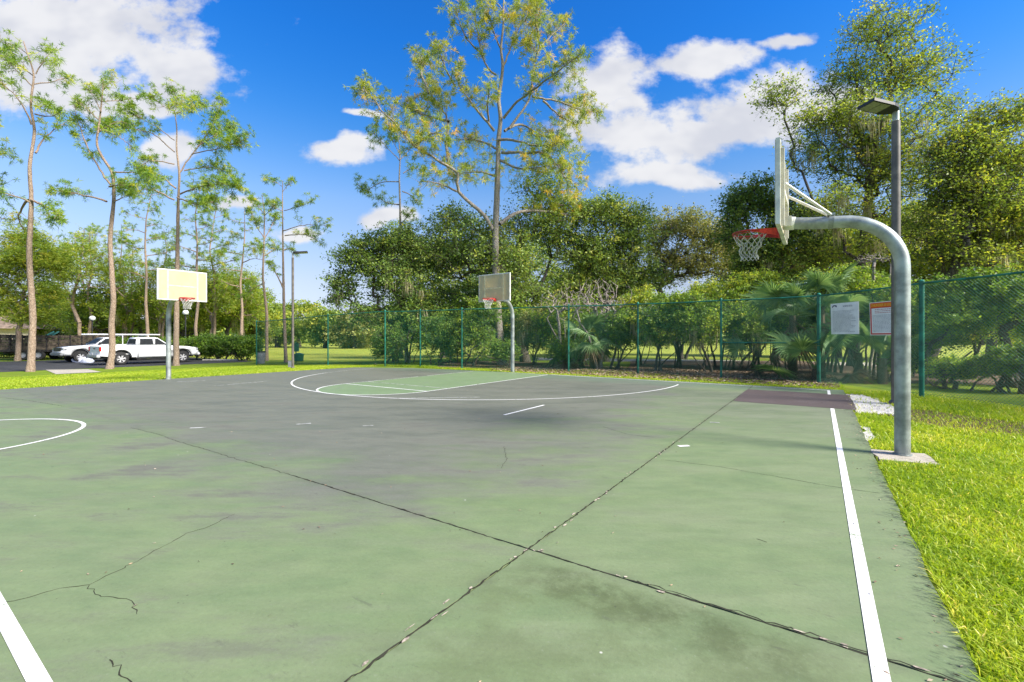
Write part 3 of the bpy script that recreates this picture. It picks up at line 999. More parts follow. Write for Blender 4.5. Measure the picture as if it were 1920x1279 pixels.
def notice(px0, px1, zt, zb, label, kind, width=None):
    s0 = fence_s(px0)
    s1 = s0 + width if width else fence_s(px1)
    o = pa + fd * s0 + fn * 0.03
    W, HT = s1 - s0, zt - zb
    root = empty('notice_sign', (o[0], o[1], zb), math.atan2(fd[1], fd[0]), label, 'sign', 'notices hung on the green fence')
    # local x along the sign, -y or +y towards the court
    ly = 1 if (np.array([-fd[1], fd[0]]) @ fn) > 0 else -1
    n = 12

    def bent(name, x0, x1, z0, z1, yo, m, par, th=0.004):
        vs, fs = [], []
        for k in range(n + 1):
            x = x0 + (x1 - x0) * k / n
            for z in (z0, z1):
                bow = 0.035 * math.sin(math.pi * x / W) * (1 - 0.5 * z / HT) + 0.02 * (1 - z / HT) * x / W
                shear = 0.03 * (1 - z / HT)
                vs.append((x + shear, ly * (bow + yo), z))
        for k in range(n):
            fs.append((2 * k, 2 * k + 2, 2 * k + 3, 2 * k + 1))
        if th:
            m0 = len(vs)
            vs += [(x, y - ly * th, z) for x, y, z in vs]
            fs += [tuple(m0 + q for q in f[::-1]) for f in fs]
            fs += [(2 * k, m0 + 2 * k, m0 + 2 * k + 2, 2 * k + 2) for k in range(n)]
            fs += [(2 * k + 1, 2 * k + 3, m0 + 2 * k + 3, m0 + 2 * k + 1) for k in range(n)]
            fs += [(0, 1, m0 + 1, m0), (2 * n, m0 + 2 * n, m0 + 2 * n + 1, 2 * n + 1)]
        return MB().add(vs, fs).build(name, M[m], par)

    def text(body, x, z, size, m, par, width=None):
        cu = bpy.data.curves.new('text', 'FONT')
        cu.body = body
        cu.size = size
        tmp = bpy.data.objects.new('text', cu)
        COL.objects.link(tmp)
        dg = bpy.context.evaluated_depsgraph_get()
        dg.update()
        me = bpy.data.meshes.new_from_object(tmp.evaluated_get(dg))
        bpy.data.objects.remove(tmp)
        co = np.empty(len(me.vertices) * 3, np.float32)
        me.vertices.foreach_get('co', co)
        co = co.reshape(-1, 3)
        sx = width / max(1e-6, co[:, 0].max()) if width else 1.0
        xx = co[:, 0] * sx + x
        z_ = co[:, 1] + z
        bow = 0.035 * np.sin(np.pi * xx / W) * (1 - 0.5 * z_ / HT) + 0.02 * (1 - z_ / HT) * xx / W
        xx = xx + 0.03 * (1 - z_ / HT)
        co2 = np.stack([xx, ly * (bow + 0.006), z_], 1)
        me.vertices.foreach_set('co', co2.astype(np.float32).ravel())
        me.materials.clear()
        return link('lettering', me, M[m], par)

    rr = random.Random(int(px0))

    def rows(zs, x0, x1, m, h, par):
        mb = MB()
        for z in zs:
            x = x0
            xe = x0 + (x1 - x0) * rr.uniform(0.72, 1.0)
            while x < xe:
                w_ = min(rr.uniform(0.02, 0.075), xe - x)
                y = 0.035 * math.sin(math.pi * x / W) * (1 - 0.5 * z / HT) + 0.02 * (1 - z / HT) * x / W + 0.0065
                y2 = 0.035 * math.sin(math.pi * (x + w_) / W) * (1 - 0.5 * z / HT) + 0.02 * (1 - z / HT) * (x + w_) / W + 0.0065
                sh = 0.03 * (1 - z / HT)
                mb.add([(x + sh, ly * y, z), (x + w_ + sh, ly * y2, z), (x + w_ + sh, ly * y2, z + h), (x + sh, ly * y, z + h)], [(0, 1, 2, 3)])
                x += w_ + 0.014
        mb.build('small_print', M[m], par)

    pl = bent('panel', 0, W, 0, HT, 0.0, 'sign_white', root)
    if kind == 'rules':
        rows([HT * k / 27 for k in range(2, 21)], W * 0.08, W * 0.94, 'print_grey', 0.010, pl)
        rows([HT * 0.90, HT * 0.87], W * 0.48, W * 0.86, 'print_dark', 0.012, pl)
        # emblem: a dark arched shape
        em = []
        for a, rr1 in ((200, 1.0), (170, 1.05), (140, 1.0), (110, 1.05), (80, 0.95), (50, 1.1), (20, 1.0), (-10, 0.9), (-10, 0.45), (30, 0.5), (70, 0.4), (110, 0.5), (150, 0.55), (190, 0.7)):
            em.append((W * 0.165 + W * 0.095 * rr1 * math.cos(math.radians(a)), HT * 0.885 + HT * 0.065 * rr1 * math.sin(math.radians(a))))
        mb = MB()
        mb.add([(x + 0.03 * (1 - z / HT), ly * (0.035 * math.sin(math.pi * x / W) * (1 - 0.5 * z / HT) + 0.02 * (1 - z / HT) * x / W + 0.0066), z) for x, z in em],
               [(i, i + 1, 12 - i, 13 - i) for i in range(6)])
        mb.build('emblem', M['print_dark'], pl)
    else:
        bent('red_border', W * 0.02, W * 0.98, HT * 0.02, HT * 0.98, 0.003, 'sign_red', pl, 0)
        bent('white_field', W * 0.065, W * 0.935, HT * 0.06, HT * 0.815, 0.005, 'sign_white', pl, 0)
        bent('header_band', W * 0.03, W * 0.97, HT * 0.84, HT * 0.965, 0.005, 'sign_orange', pl, 0)
        text('THUNDER & LIGHTNING', W * 0.055, HT * 0.868, 0.10, 'print_yellow', pl, W * 0.89)
        rows([HT * 0.765, HT * 0.715, HT * 0.665], W * 0.17, W * 0.85, 'print_red', 0.016, pl)
        rows([HT * k / 27 for k in range(3, 17)], W * 0.10, W * 0.90, 'print_grey', 0.010, pl)
    return root


notice(1559, 1612, 2.56, 1.60, 'white rules notice with a dark emblem, nearest the corner fence post', 'rules')
notice(1632, 1700, 2.49, 1.56, 'red-bordered weather warning notice with orange header, half hidden by poles', 'warning')


# ------------------------------------------------------------------ lamps
def court_light(px, py, top, label, r, head_len, rz):
    x, y = gp(px, py)
    t = empty('light_pole', (x, y, -0.03 + gz(x, y)), 0, label, 'light pole', 'dark court light poles')
    hz = H + (YH - top) / F * y + 0.03 - gz(x, y)
    MB().tube([(0, 0, -0.2), (0, 0, hz - 0.25)], [r, r * 0.92], 20).build('pole', M['pole_bronze'], t, True)
    MB().tube([(0, 0, hz - 0.25), (0, 0, hz - 0.02)], r * 0.72, 16).lathe([(r * 0.93, hz - 0.252), (r * 0.97, hz - 0.25), (r * 0.6, hz - 0.235)], 16).build('tenon', M['galvanised'], t, True)
    MB().lathe([(r * 1.5, 0.0), (r * 1.5, 0.08), (r * 1.02, 0.11)], 20).build('base_cover', M['pole_bronze'], t, True)
    hd = MB()
    L, Wd = head_len, head_len * 0.52
    hd.prism([(0.02, -Wd * 0.22), (0.16 * L, -Wd * 0.42), (L * 0.34, -Wd / 2), (L, -Wd / 2), (L, Wd / 2), (L * 0.34, Wd / 2), (0.16 * L, Wd * 0.42), (0.02, Wd * 0.22)], -0.035, 0.035)
    for k in range(7):
        hd.box((L * 0.25, Wd * (-0.33 + 0.11 * k), 0.045), (L * 0.3, 0.008, 0.022))
    h = hd.build('lamp_head', M['lamp_dark'], t, bevel=0.008, segs=1)
    h.location = (0, 0, hz - 0.01)
    h.rotation_euler = (0, math.radians(-7), rz)
    for k in range(2):
        x0, x1 = L * (0.42 + 0.29 * k), L * (0.69 + 0.28 * k)
        MB().box(((x0 + x1) / 2, 0, -0.038), (x1 - x0, Wd * 0.82, 0.008)).build('lens', M['lamp_lens'], h)
    MB().tube([(-0.03, 0, -0.005), (0.10 * L, 0, 0)], 0.032, 10).build('arm', M['galvanised'], h)
    return t


court_light(1680, 757, 207, 'tall dark light pole standing behind the nearest hoop', 0.088, 0.80, math.radians(189))
court_light(549, 690.5, 474, 'slim dark light pole at the left end of the court by the bins', 0.062, 0.70, math.radians(20))


def globe_lamp(px, py, Y, label):
    p = at(px, py, Y)
    t = empty('globe_lamp', (p[0], p[1], -0.03 - DROP), 0, label, 'lamp', 'globe lamps behind the parking lot')
    z = p[2] + 0.03 + DROP
    MB().tube([(0, 0, -0.1), (0, 0, z - 0.22)], 0.045, 10).build('post', M['lamp_dark'], t, True)
    MB().lathe([(0.05, z - 0.26), (0.10, z - 0.22), (0.10, z - 0.18), (0.02, z - 0.17)], 16).build('collar', M['lamp_dark'], t, True)
    MB().lathe([(0.22 * math.sin(a) + 0.001, z - 0.22 * math.cos(a)) for a in np.linspace(0.3, math.pi, 14)], 20).build('globe', M['globe'], t, True)


globe_lamp(173, 597, 39, 'white globe lamp on a post behind the stake trailer')
globe_lamp(348, 586, 38, 'white globe lamp on a post seen just under the left hoop net')


# ------------------------------------------------------------------ vehicles
def arc_pts(cx, cz, r, a0, a1, n=10):
    return [(cx + r * math.cos(math.radians(a0 + (a1 - a0) * i / n)), cz + r * math.sin(math.radians(a0 + (a1 - a0) * i / n))) for i in range(n + 1)]


def wheel(par, x, y, r, w, side):
    tw = empty('wheel', (x, y, r))
    tw.parent = par
    MB().lathe([(r * 0.62, -w / 2), (r * 0.9, -w / 2), (r * 0.985, -w / 2 * 0.8), (r, -w / 4), (r, w / 4), (r * 0.985, w / 2 * 0.8), (r * 0.9, w / 2), (r * 0.62, w / 2), (r * 0.6, 0), (r * 0.62, -w / 2)], 28, 'y').build('tyre', M['tyre'], tw, True)
    yo = side * w * 0.38
    rm = MB()
    rm.lathe([(r * 0.64, yo - side * w * 0.5), (r * 0.64, yo), (r * 0.585, yo + side * 0.008), (r * 0.57, yo - side * 0.05)], 28, 'y')
    for k in range(6):
        a = 2 * math.pi * k / 6 + 0.2
        d = Vector((math.cos(a), 0, math.sin(a)))
        for s in (-0.16, 0.16):
            d2 = Vector((math.cos(a + s), 0, math.sin(a + s)))
            rm.bar(d * r * 0.10 + Vector((0, yo - side * 0.01, 0)), d2 * r * 0.6 + Vector((0, yo - side * 0.02, 0)), 0.035, 0.045)
    rm.lathe([(0.001, yo + side * 0.015), (r * 0.16, yo + side * 0.01), (r * 0.18, yo - side * 0.03)], 16, 'y')
    rm.build('wheel_rim', M['car_chrome'], tw, False)
    MB().lathe([(0.001, yo - side * 0.07), (r * 0.6, yo - side * 0.07)], 20, 'y').build('brake_disc', M['car_black'], tw)
    return tw


def pickup(loc, ang, label, crew=True, grille='chrome'):
    t = empty('pickup_truck', (*loc, -0.02 - DROP), ang, label, 'pickup', 'white pickups in the parking lot')
    W = 1.0
    xc0 = -0.98 if crew else -0.25                        # back of the cab
    fw, rw_, r = 1.84, -1.80, 0.41
    body = [(xc0, 0.50), (xc0, 1.30), (1.02, 1.30), (1.15, 1.27), (2.15, 1.20), (2.62, 1.12), (2.80, 1.02), (2.86, 0.85), (2.86, 0.62), (2.72, 0.55), (fw + 0.53, 0.52)]
    body += arc_pts(fw, 0.47, 0.52, 0, 180, 12)[1:-1]
    body += [(fw - 0.53, 0.46), (xc0 + 0.05, 0.44)]
    b = MB().slab_xz(body, -W, W).build('body', M['car_white'], t, bevel=0.045, segs=3)
    for p in b.data.polygons: p.use_smooth = True
    bed = MB()
    prof = [(xc0 - 0.02, 0.50), (xc0 - 0.02, 1.31), (-2.90, 1.31), (-2.93, 1.0), (-2.90, 0.62), (rw_ - 0.53, 0.56)]
    prof += arc_pts(rw_, 0.47, 0.52, 180, 0, 12)[1:-1] + [(rw_ + 0.53, 0.50)]
    bed.slab_xz(prof, W - 0.09, W - 0.005)
    bed.slab_xz(prof, -W + 0.005, -W + 0.09)
    bed.box(((xc0 - 2.85) / 2, 0, 0.72), (2.85 + xc0 - 0.1, 2 * W - 0.19, 0.05))
    bd = bed.build('cargo_bed', M['car_white'], t, bevel=0.02, segs=2)
    MB().box((-2.90, 0, 0.97), (0.06, 2 * W - 0.24, 0.62)).build('tailgate', M['car_white'], t, bevel=0.02)
    MB().box((-2.94, 0, 1.12), (0.02, 0.3, 0.06)).build('tailgate_handle', M['car_black'], t)
    # wheel-arch liners and underside
    MB().box((0, 0, 0.50), (5.2, 1.5, 0.16)).build('underbody', M['car_black'], t)
    for x in (fw, rw_):
        for s in (-1, 1):
            vs = [(xx, s * (W + 0.012), zz) for xx, zz in arc_pts(x, 0.47, 0.525, 0, 180, 14)] + [(xx, s * (W + 0.012), zz) for xx, zz in arc_pts(x, 0.47, 0.58, 0, 180, 14)]
            vs += [(xx, s * (W - 0.1), zz) for xx, zz, in [(p[0], p[2]) for p in vs]]
            fs = []
            for k in range(14):
                fs += [(k, k + 1, 16 + k, 15 + k), (30 + k, 45 + k, 46 + k, 31 + k), (k, 30 + k, 31 + k, k + 1), (15 + k, 16 + k, 46 + k, 45 + k)]
            MB().add(vs, fs).build('wheel_arch', M['car_black'], t)
            MB().box((x, s * 0.62, 0.72), (0.9, 0.5, 0.5)).build('arch_liner', M['car_black'], t)
    # cab above the belt line
    bx0, bx1 = xc0 + 0.01, 1.06
    rx0, rx1 = xc0 + 0.16, 0.30
    zb, zr, yb, yr = 1.29, 1.88, W - 0.06, W - 0.26
    cb = MB()
    cb.add([(bx0, -yb, zb), (bx1, -yb, zb), (bx1, yb, zb), (bx0, yb, zb), (rx0, -yr, zr), (rx1, -yr, zr), (rx1, yr, zr), (rx0, yr, zr)],
           [(0, 1, 5, 4), (1, 2, 6, 5), (2, 3, 7, 6), (3, 0, 4, 7), (4, 5, 6, 7), (3, 2, 1, 0)])
    c = cb.build('cab', M['car_white'], t, bevel=0.06, segs=3)
    for p in c.data.polygons: p.use_smooth = True

    def side_y(z):
        return yb + (yr - yb) * (z - zb) / (zr - zb)

    def fx(z):
        return bx1 + (rx1 - bx1) * (z - zb) / (zr - zb)

    zl, zh = 1.36, 1.77
    splits = [(xc0 + 0.22, 0.02), (0.12, None)] if crew else [(xc0 + 0.16, None)]
    for s in (-1, 1):
        for x0, x1 in splits:
            xl, xh = (x1, x1) if x1 is not None else (fx(zl) - 0.17, fx(zh) - 0.10)
            x0h = x0 + 0.05
            q = [(x0, s * (side_y(zl) + 0.008), zl), (xl, s * (side_y(zl) + 0.008), zl), (xh, s * (side_y(zh) + 0.008), zh), (x0h, s * (side_y(zh) + 0.008), zh)]
            q2 = [(x, y - s * 0.02, z) for x, y, z in q]
            MB().add(q + q2, [(0, 1, 2, 3), (7, 6, 5, 4), (0, 4, 5, 1), (1, 5, 6, 2), (2, 6, 7, 3), (3, 7, 4, 0)]).build('window_pane', M['car_glass'], c)
        xs = [xc0 + 0.12, 0.07, 1.0] if crew else [xc0 + 0.1, 1.0]
        for xa, xb_ in zip(xs[:-1], xs[1:]):
            d = MB().box(((xa + xb_) / 2, s * (W + 0.004), 0.90), (xb_ - xa - 0.02, 0.016, 0.74)).build('door', M['car_white'], t, bevel=0.006)
            MB().box((xa + 0.16, s * (W + 0.025), 1.14), (0.17, 0.03, 0.035)).build('door_handle', M['car_white'], d, bevel=0.008)
            MB().box((xa, s * (W - 0.001), 0.90), (0.012, 0.012, 0.76)).build('door_gap', M['car_black'], d)
        mr = MB().box((0.80, s * (W + 0.13), 1.40), (0.10, 0.16, 0.20)).bar((0.84, s * (W - 0.04), 1.33), (0.82, s * (W + 0.08), 1.36), 0.05).build('mirror', M['car_black'], t, bevel=0.015)
        MB().box((-2.905, s * (W - 0.045), 1.09), (0.10, 0.13, 0.30)).build('tail_light', M['tail_red'], t, bevel=0.015)
        MB().box((2.72, s * (W - 0.17), 0.98), (0.22, 0.34, 0.20)).build('headlight', M['head_glass'], t, bevel=0.02)
        MB().bar((xc0, s * (W - 0.02), 0.36), (1.2, s * (W - 0.02), 0.36), 0.12, 0.05).build('side_step', M['car_black'], t)
        for x in (fw, rw_):
            wheel(t, x, s * (W - 0.15), r, 0.27, s)
    for z0, z1, nm, dx in ((1.38, 1.80, 'windshield', 0.010),):
        q = [(fx(z0) + dx, -(side_y(z0) - 0.10), z0), (fx(z0) + dx, side_y(z0) - 0.10, z0), (fx(z1) + dx, side_y(z1) - 0.10, z1), (fx(z1) + dx, -(side_y(z1) - 0.10), z1)]
        MB().add(q, [(0, 1, 2, 3)]).build(nm, M['car_glass'], c)
    rxx = lambda z: bx0 + (rx0 - bx0) * (z - zb) / (zr - zb) - 0.008
    MB().add([(rxx(1.4), -0.7, 1.4), (rxx(1.4), 0.7, 1.4), (rxx(1.76), 0.6, 1.76), (rxx(1.76), -0.6, 1.76)], [(0, 1, 2, 3)]).build('rear_window', M['car_glass'], c)
    MB().box((2.84, 0, 0.98), (0.10, 1.28, 0.28)).build('grille', M['car_chrome' if grille == 'chrome' else 'car_black'], t, bevel=0.02)
    MB().box((2.88, 0, 0.64), (0.22, 1.96, 0.22)).build('front_bumper', M['car_grey' if grille != 'chrome' else 'car_white'], t, bevel=0.05)
    MB().box((-2.98, 0, 0.62), (0.20, 1.92, 0.20)).build('rear_bumper', M['car_chrome'], t, bevel=0.04)
    MB().box((-3.085, 0, 0.78), (0.012, 0.31, 0.15)).build('licence_plate', M['sign_white'], t)
    return t


HV = ANG_V
# first pickup: wheels touch the asphalt at these photo points
rw1, fw1 = np.array(gp(221, 684)), np.array(gp(342, 679))
hd1 = math.atan2(fw1[1] - rw1[1], fw1[0] - rw1[0])
mid = (rw1 + fw1) / 2
pickup((mid[0] - 0.75, mid[1] + 0.55), hd1 - 0.02, 'white crew-cab pickup parked side-on behind the left hoop pole')
p2 = np.array(gp(134, 679.5))
hd2 = HV + math.pi + 0.10
pickup((p2[0] - 1.84 * math.cos(hd2) - 0.9 * 0.3, p2[1] - 1.84 * math.sin(hd2) + 0.6), hd2, 'older white pickup facing left, partly hidden behind the crew-cab pickup', crew=False, grille='dark')
# pipes on the rack of the second pickup
pc = Vector((p2[0] - 1.84 * math.cos(hd2) - 0.27, p2[1] - 1.84 * math.sin(hd2) + 0.6, -DROP))
hdv = Vector((math.cos(hd2), math.sin(hd2), 0))
hdn = Vector((-hdv.y, hdv.x, 0))
rk = empty('pipe_rack', pc, hd2, 'white overhead rack over the bed of the older pickup', 'rack')
for x in (-2.4, -0.7):
    for s in (-1, 1):
        MB().bar((x, s * 0.85, 1.2), (x, s * 0.85, 1.98), 0.05).build('upright', M['pipe_white'], rk)
    MB().bar((x, -0.85, 1.98), (x, 0.85, 1.98), 0.05).build('crossbar', M['pipe_white'], rk)
for k in range(5):
    o = -0.7 + 0.35 * k
    a = pc + hdv * 1.3 + hdn * o + Vector((0, 0, 2.08))
    b = pc - hdv * 3.3 + hdn * o + Vector((0, 0, 2.07))
    ob = MB().tube([a, b], 0.055, 12).build('pipe', M['pipe_white'], None, True)
    tag(ob, ['farthest white pipe on the rack of the older pickup', 'second farthest white pipe on the rack of the older pickup', 'middle white pipe on the rack of the older pickup', 'second nearest white pipe on the rack of the older pickup', 'nearest white pipe on the rack of the older pickup'][k if hdn.y < 0 else 4 - k], 'pipe', 'white pipes on the pickup rack')

# stake-sided trailer
tx, ty = gp(100, 675)
tr = empty('stake_trailer', (tx - 1.2, ty + 1.4, -0.02 - DROP), 0.30, 'dark high-sided stake trailer at the far left of the parking lot', 'trailer')
LT, WT = 6.4, 2.2
MB().box((0, 0, 0.78), (LT, WT, 0.16)).box((0, -0.45, 0.62), (LT, 0.1, 0.18)).box((0, 0.45, 0.62), (LT, 0.1, 0.18)).build('deck', M['rust_dark'], tr)
for s in (-1, 1):
    for k in range(4):
        MB().box((0, s * WT / 2, 1.00 + 0.30 * k), (LT, 0.04, 0.27)).build('side_board', M['board_brown'], tr)
    for k in range(9):
        MB().box((-LT / 2 + 0.05 + (LT - 0.1) * k / 8, s * (WT / 2 + 0.04), 1.43), (0.07, 0.05, 1.32)).build('stake', M['rust_dark'], tr)
for k in range(8):
    MB().box((-LT / 2 - 0.03, -WT / 2 + 0.08 + k * (WT - 0.16) / 7, 1.45), (0.05, 0.06, 1.3)).build('gate_bar', M['rust_dark'], tr)
for zz in (0.95, 1.5, 2.05):
    MB().box((-LT / 2 - 0.07, 0, zz), (0.04, WT, 0.09)).build('gate_rail', M['rust_dark'], tr)
for x in (-1.6, -0.6):
    for s in (-1, 1):
        w_ = empty('wheel', (x, s * 0.95, 0.42))
        w_.parent = tr
        MB().lathe([(0.22, -0.13), (0.38, -0.13), (0.42, -0.08), (0.42, 0.08), (0.38, 0.13), (0.22, 0.13), (0.2, 0), (0.22, -0.13)], 24, 'y').build('tyre', M['tyre'], w_, True)
        MB().lathe([(0.001, s * 0.06), (0.1, s * 0.06), (0.22, s * 0.10), (0.23, s * 0.12)], 20, 'y').build('wheel_rim', M['bin_grey'], w_, True)
MB().tube([(LT / 2, 0, 0.7), (LT / 2 + 1.3, 0, 0.6)], 0.05, 8).build('tow_bar', M['rust_dark'], tr)
# long teal folding ladder leaning on the trailer's load
la, lb = at(70, 640, ty + 1.0), at(106, 622, ty + 1.6)
ld = empty('ladder', tuple(la), 0, 'teal ladder poking out over the stake trailer side', 'ladder')
vv = Vector(lb - la)
for s in (-0.2, 0.2):
    MB().bar((0, s, 0), tuple(vv + Vector((0, s, 0))), 0.08, 0.12).build('rail', M['teal'], ld)
for k in range(1, 6):
    q = vv * (k / 6)
    MB().bar(tuple(q + Vector((0, -0.2, 0))), tuple(q + Vector((0, 0.2, 0))), 0.05).build('rung', M['teal'], ld)
# pale sacks on the asphalt between trailer and pickup
for i, (px, py, s, lab) in enumerate(((152, 679, 0.42, 'pale blue plastic sack on the asphalt beside the older pickup wheel'), (164, 680, 0.34, 'smaller pale sack next to the crew-cab pickup bumper'))):
    x, y = gp(px, py)
    bm = bmesh.new()
    bmesh.ops.create_icosphere(bm, subdivisions=3, radius=1)
    rr = random.Random(i)
    from mathutils import noise as mnoise
    for v in bm.verts:
        k = 1 + 0.35 * mnoise.noise(v.co * 1.7 + Vector((i * 7, 0, 0)))
        v.co = Vector((v.co.x * s * k * 1.2, v.co.y * s * k, max(-0.35, v.co.z) * s * 0.75 * k + 0.26 * s))
    me = bpy.data.meshes.new('sack')
    bm.to_mesh(me)
    bm.free()
    for p in me.polygons: p.use_smooth = True
    o = link('sack', me, M['bag_pale'])
    o.location = (x, y, -0.02 + gz(x, y))
    tag(o, lab, 'sack', 'sacks on the asphalt')
# wheel stops
for i, (px, lab) in enumerate(((398, 'white wheel stop nearer the pickup, at the foot of the hedge'), (430, 'white wheel stop farther from the pickup, at the foot of the hedge'))):
    x, y = gp(px, 675.5)
    o = MB().slab_xz([(-0.75, 0), (0.75, 0), (0.72, 0.10), (-0.72, 0.10)], -0.08, 0.08).build('wheel_stop', M['kerb_stone'], None, bevel=0.02)
    o.location = (x, y, -0.02 + gz(x, y))
    o.rotation_euler = (0, 0, 0.12)
    tag(o, lab, 'wheel stop', 'wheel stops by the hedge')
# bins beside the left end of the fence
x, y = gp(489, 681)
bn = empty('trash_bin', (x, y, -0.03 + gz(x, y)), 0, 'grey trash bin by the leftmost fence post', 'bin')
MB().lathe([(0.24, 0.0), (0.27, 0.05), (0.30, 0.82), (0.29, 0.82), (0.26, 0.1)], 20).build('body', M['bin_grey'], bn, True)
MB().lathe([(0.315, 0.80), (0.325, 0.84), (0.315, 0.88), (0.29, 0.88)], 20).build('rim', M['car_black'], bn, True)
x, y = gp(555, 680)
ws = empty('waste_station', (x, y, -0.03 + gz(x, y)), 0.2, 'green pet-waste station behind the left light pole', 'waste station')
MB().box((0, 0, 0.75), (0.07, 0.07, 1.6)).build('post', M['bin_green'], ws)
MB().box((0, -0.06, 1.15), (0.42, 0.18, 0.62)).build('dispenser', M['bin_green'], ws, bevel=0.03)
MB().lathe([(0.24, 0.12), (0.30, 0.16), (0.34, 0.62), (0.30, 0.62)], 20, 'z', (0.22, -0.1, 0)).build('can', M['bin_green'], ws, True)
MB().lathe([(0.35, 0.60), (0.36, 0.66), (0.1, 0.74), (0.001, 0.75)], 20, 'z', (0.22, -0.1, 0)).build('can_lid', M['bin_green'], ws, True)
x, y = gp(545, 689)
o = MB().box((0, 0, 0.19), (0.22, 0.16, 0.34)).box((0, 0, 0.375), (0.24, 0.18, 0.03)).build('electrical_box', M['bin_grey'], None, bevel=0.01)
o.location = (x, y, -0.03 + gz(x, y))
tag(o, 'small pale electrical box at the foot of the left light pole', 'box')



# ------------------------------------------------------------------ vegetation builders
def unit(n, r=RNG):
    v = r.normal(size=(n, 3))
    return v / np.linalg.norm(v, axis=1)[:, None]


def leaf_quads(C, size, r, tint, aspect=0.5, flat=0.0, hang=0.0):
    """rhombic leaves: centres C, length size"""
    n = len(C)
    d = unit(n, r)
    d[:, 2] *= (1 - flat)
    d[:, 2] -= hang
    d /= np.linalg.norm(d, axis=1)[:, None]
    o = unit(n, r)
    s = np.cross(d, o)
    s /= np.linalg.norm(s, axis=1)[:, None] + 1e-9
    L = (size * (0.65 + 0.7 * r.random(n)))[:, None]
    nrm = np.cross(d, s)
    V = np.stack([C - d * L * 0.5, C + s * L * aspect * 0.5 + nrm * L * 0.08, C + d * L * 0.5, C - s * L * aspect * 0.5 + nrm * L * 0.08], 1).reshape(-1, 3)
    Q = np.arange(n * 4).reshape(-1, 4)
    return V, Q, np.repeat(np.clip(tint, 0, 1), 4)


def needles(C, A, L, w, k, r, tint, spread=1.0):
    """tufts: k thin blades fanning out from each C around axis A"""
    n = len(C)
    C2 = np.repeat(C, k, 0)
    d = np.repeat(A, k, 0) * 0.75 + unit(n * k, r) * spread
    d /= np.linalg.norm(d, axis=1)[:, None]
    s = np.cross(d, unit(n * k, r))
    s /= np.linalg.norm(s, axis=1)[:, None] + 1e-9
    Ls = (L * (0.6 + 0.6 * r.random(n * k)))[:, None]
    droop = np.zeros_like(C2)
    droop[:, 2] = -(Ls[:, 0] ** 2) * 0.6
    V = np.stack([C2, C2 + d * Ls * 0.45 + s * w * 0.5, C2 + d * Ls + droop, C2 + d * Ls * 0.45 - s * w * 0.5], 1).reshape(-1, 3)
    Q = np.arange(n * k * 4).reshape(-1, 4)
    return V, Q, np.repeat(np.clip(np.repeat(tint, k) + r.normal(0, 0.08, n * k), 0, 1), 4)


def seg_tubes(A, B, ra, rb, n=5):
    A, B = np.asarray(A, float), np.asarray(B, float)
    ra, rb = np.asarray(ra, float)[:, None], np.asarray(rb, float)[:, None]
    T = B - A
    T /= np.linalg.norm(T, axis=1)[:, None] + 1e-9
    ref = np.where(np.abs(T[:, 2:3]) > 0.9, np.array([[1.0, 0, 0]]), np.array([[0, 0, 1.0]]))
    X = np.cross(T, ref)
    X /= np.linalg.norm(X, axis=1)[:, None] + 1e-9
    Y = np.cross(T, X)
    V = []
    for k in range(n):
        a = 2 * math.pi * k / n
        o = X * math.cos(a) + Y * math.sin(a)
        V += [A + o * ra, B + o * rb]
    V = np.stack(V, 1).reshape(-1, 3)
    base = np.arange(len(A))[:, None] * 2 * n
    Q = np.concatenate([base + np.array([2 * k, 2 * k + 1, 2 * ((k + 1) % n) + 1, 2 * ((k + 1) % n)]) for k in range(n)])
    return V, Q


def sweep(P, R, n=10, r=RNG, rough=0.06):
    """continuous tapered trunk"""
    P, R = np.asarray(P, float), np.asarray(R, float)
    m = len(P)
    T = np.gradient(P, axis=0)
    T /= np.linalg.norm(T, axis=1)[:, None]
    up = np.array([1.0, 0.2, 0])
    V = []
    for i in range(m):
        u_ = up - T[i] * (up @ T[i])
        u_ /= np.linalg.norm(u_)
        w_ = np.cross(T[i], u_)
        for k in range(n):
            a = 2 * math.pi * k / n
            V.append(P[i] + (u_ * math.cos(a) + w_ * math.sin(a)) * R[i] * (1 + r.normal(0, rough)))
    Q = []
    for i in range(m - 1):
        for k in range(n):
            k2 = (k + 1) % n
            Q.append((i * n + k, i * n + k2, (i + 1) * n + k2, (i + 1) * n + k))
    return np.array(V), np.array(Q)


def join(parts):
    V, Q, o = [], [], 0
    for v, q in parts:
        V.append(v)
        Q.append(q + o)
        o += len(v)
    return np.concatenate(V), np.concatenate(Q)


def resample(P, step=0.35):
    P = np.asarray(P, float)
    seg = np.linalg.norm(np.diff(P, axis=0), axis=1)
    s = np.r_[0, np.cumsum(seg)]
    n = max(2, int(s[-1] / step))
    t = np.linspace(0, s[-1], n + 1)
    Q = np.stack([np.interp(t, s, P[:, k]) for k in range(3)], 1)
    for _ in range(2):
        Q[1:-1] = Q[1:-1] * 0.5 + (Q[:-2] + Q[2:]) * 0.25
    return Q


def root_flare(P, R, g0=-0.03):
    z = P[:, 2] - g0
    return R * (1 + 0.35 * np.exp(-np.maximum(z, 0) / 0.22))


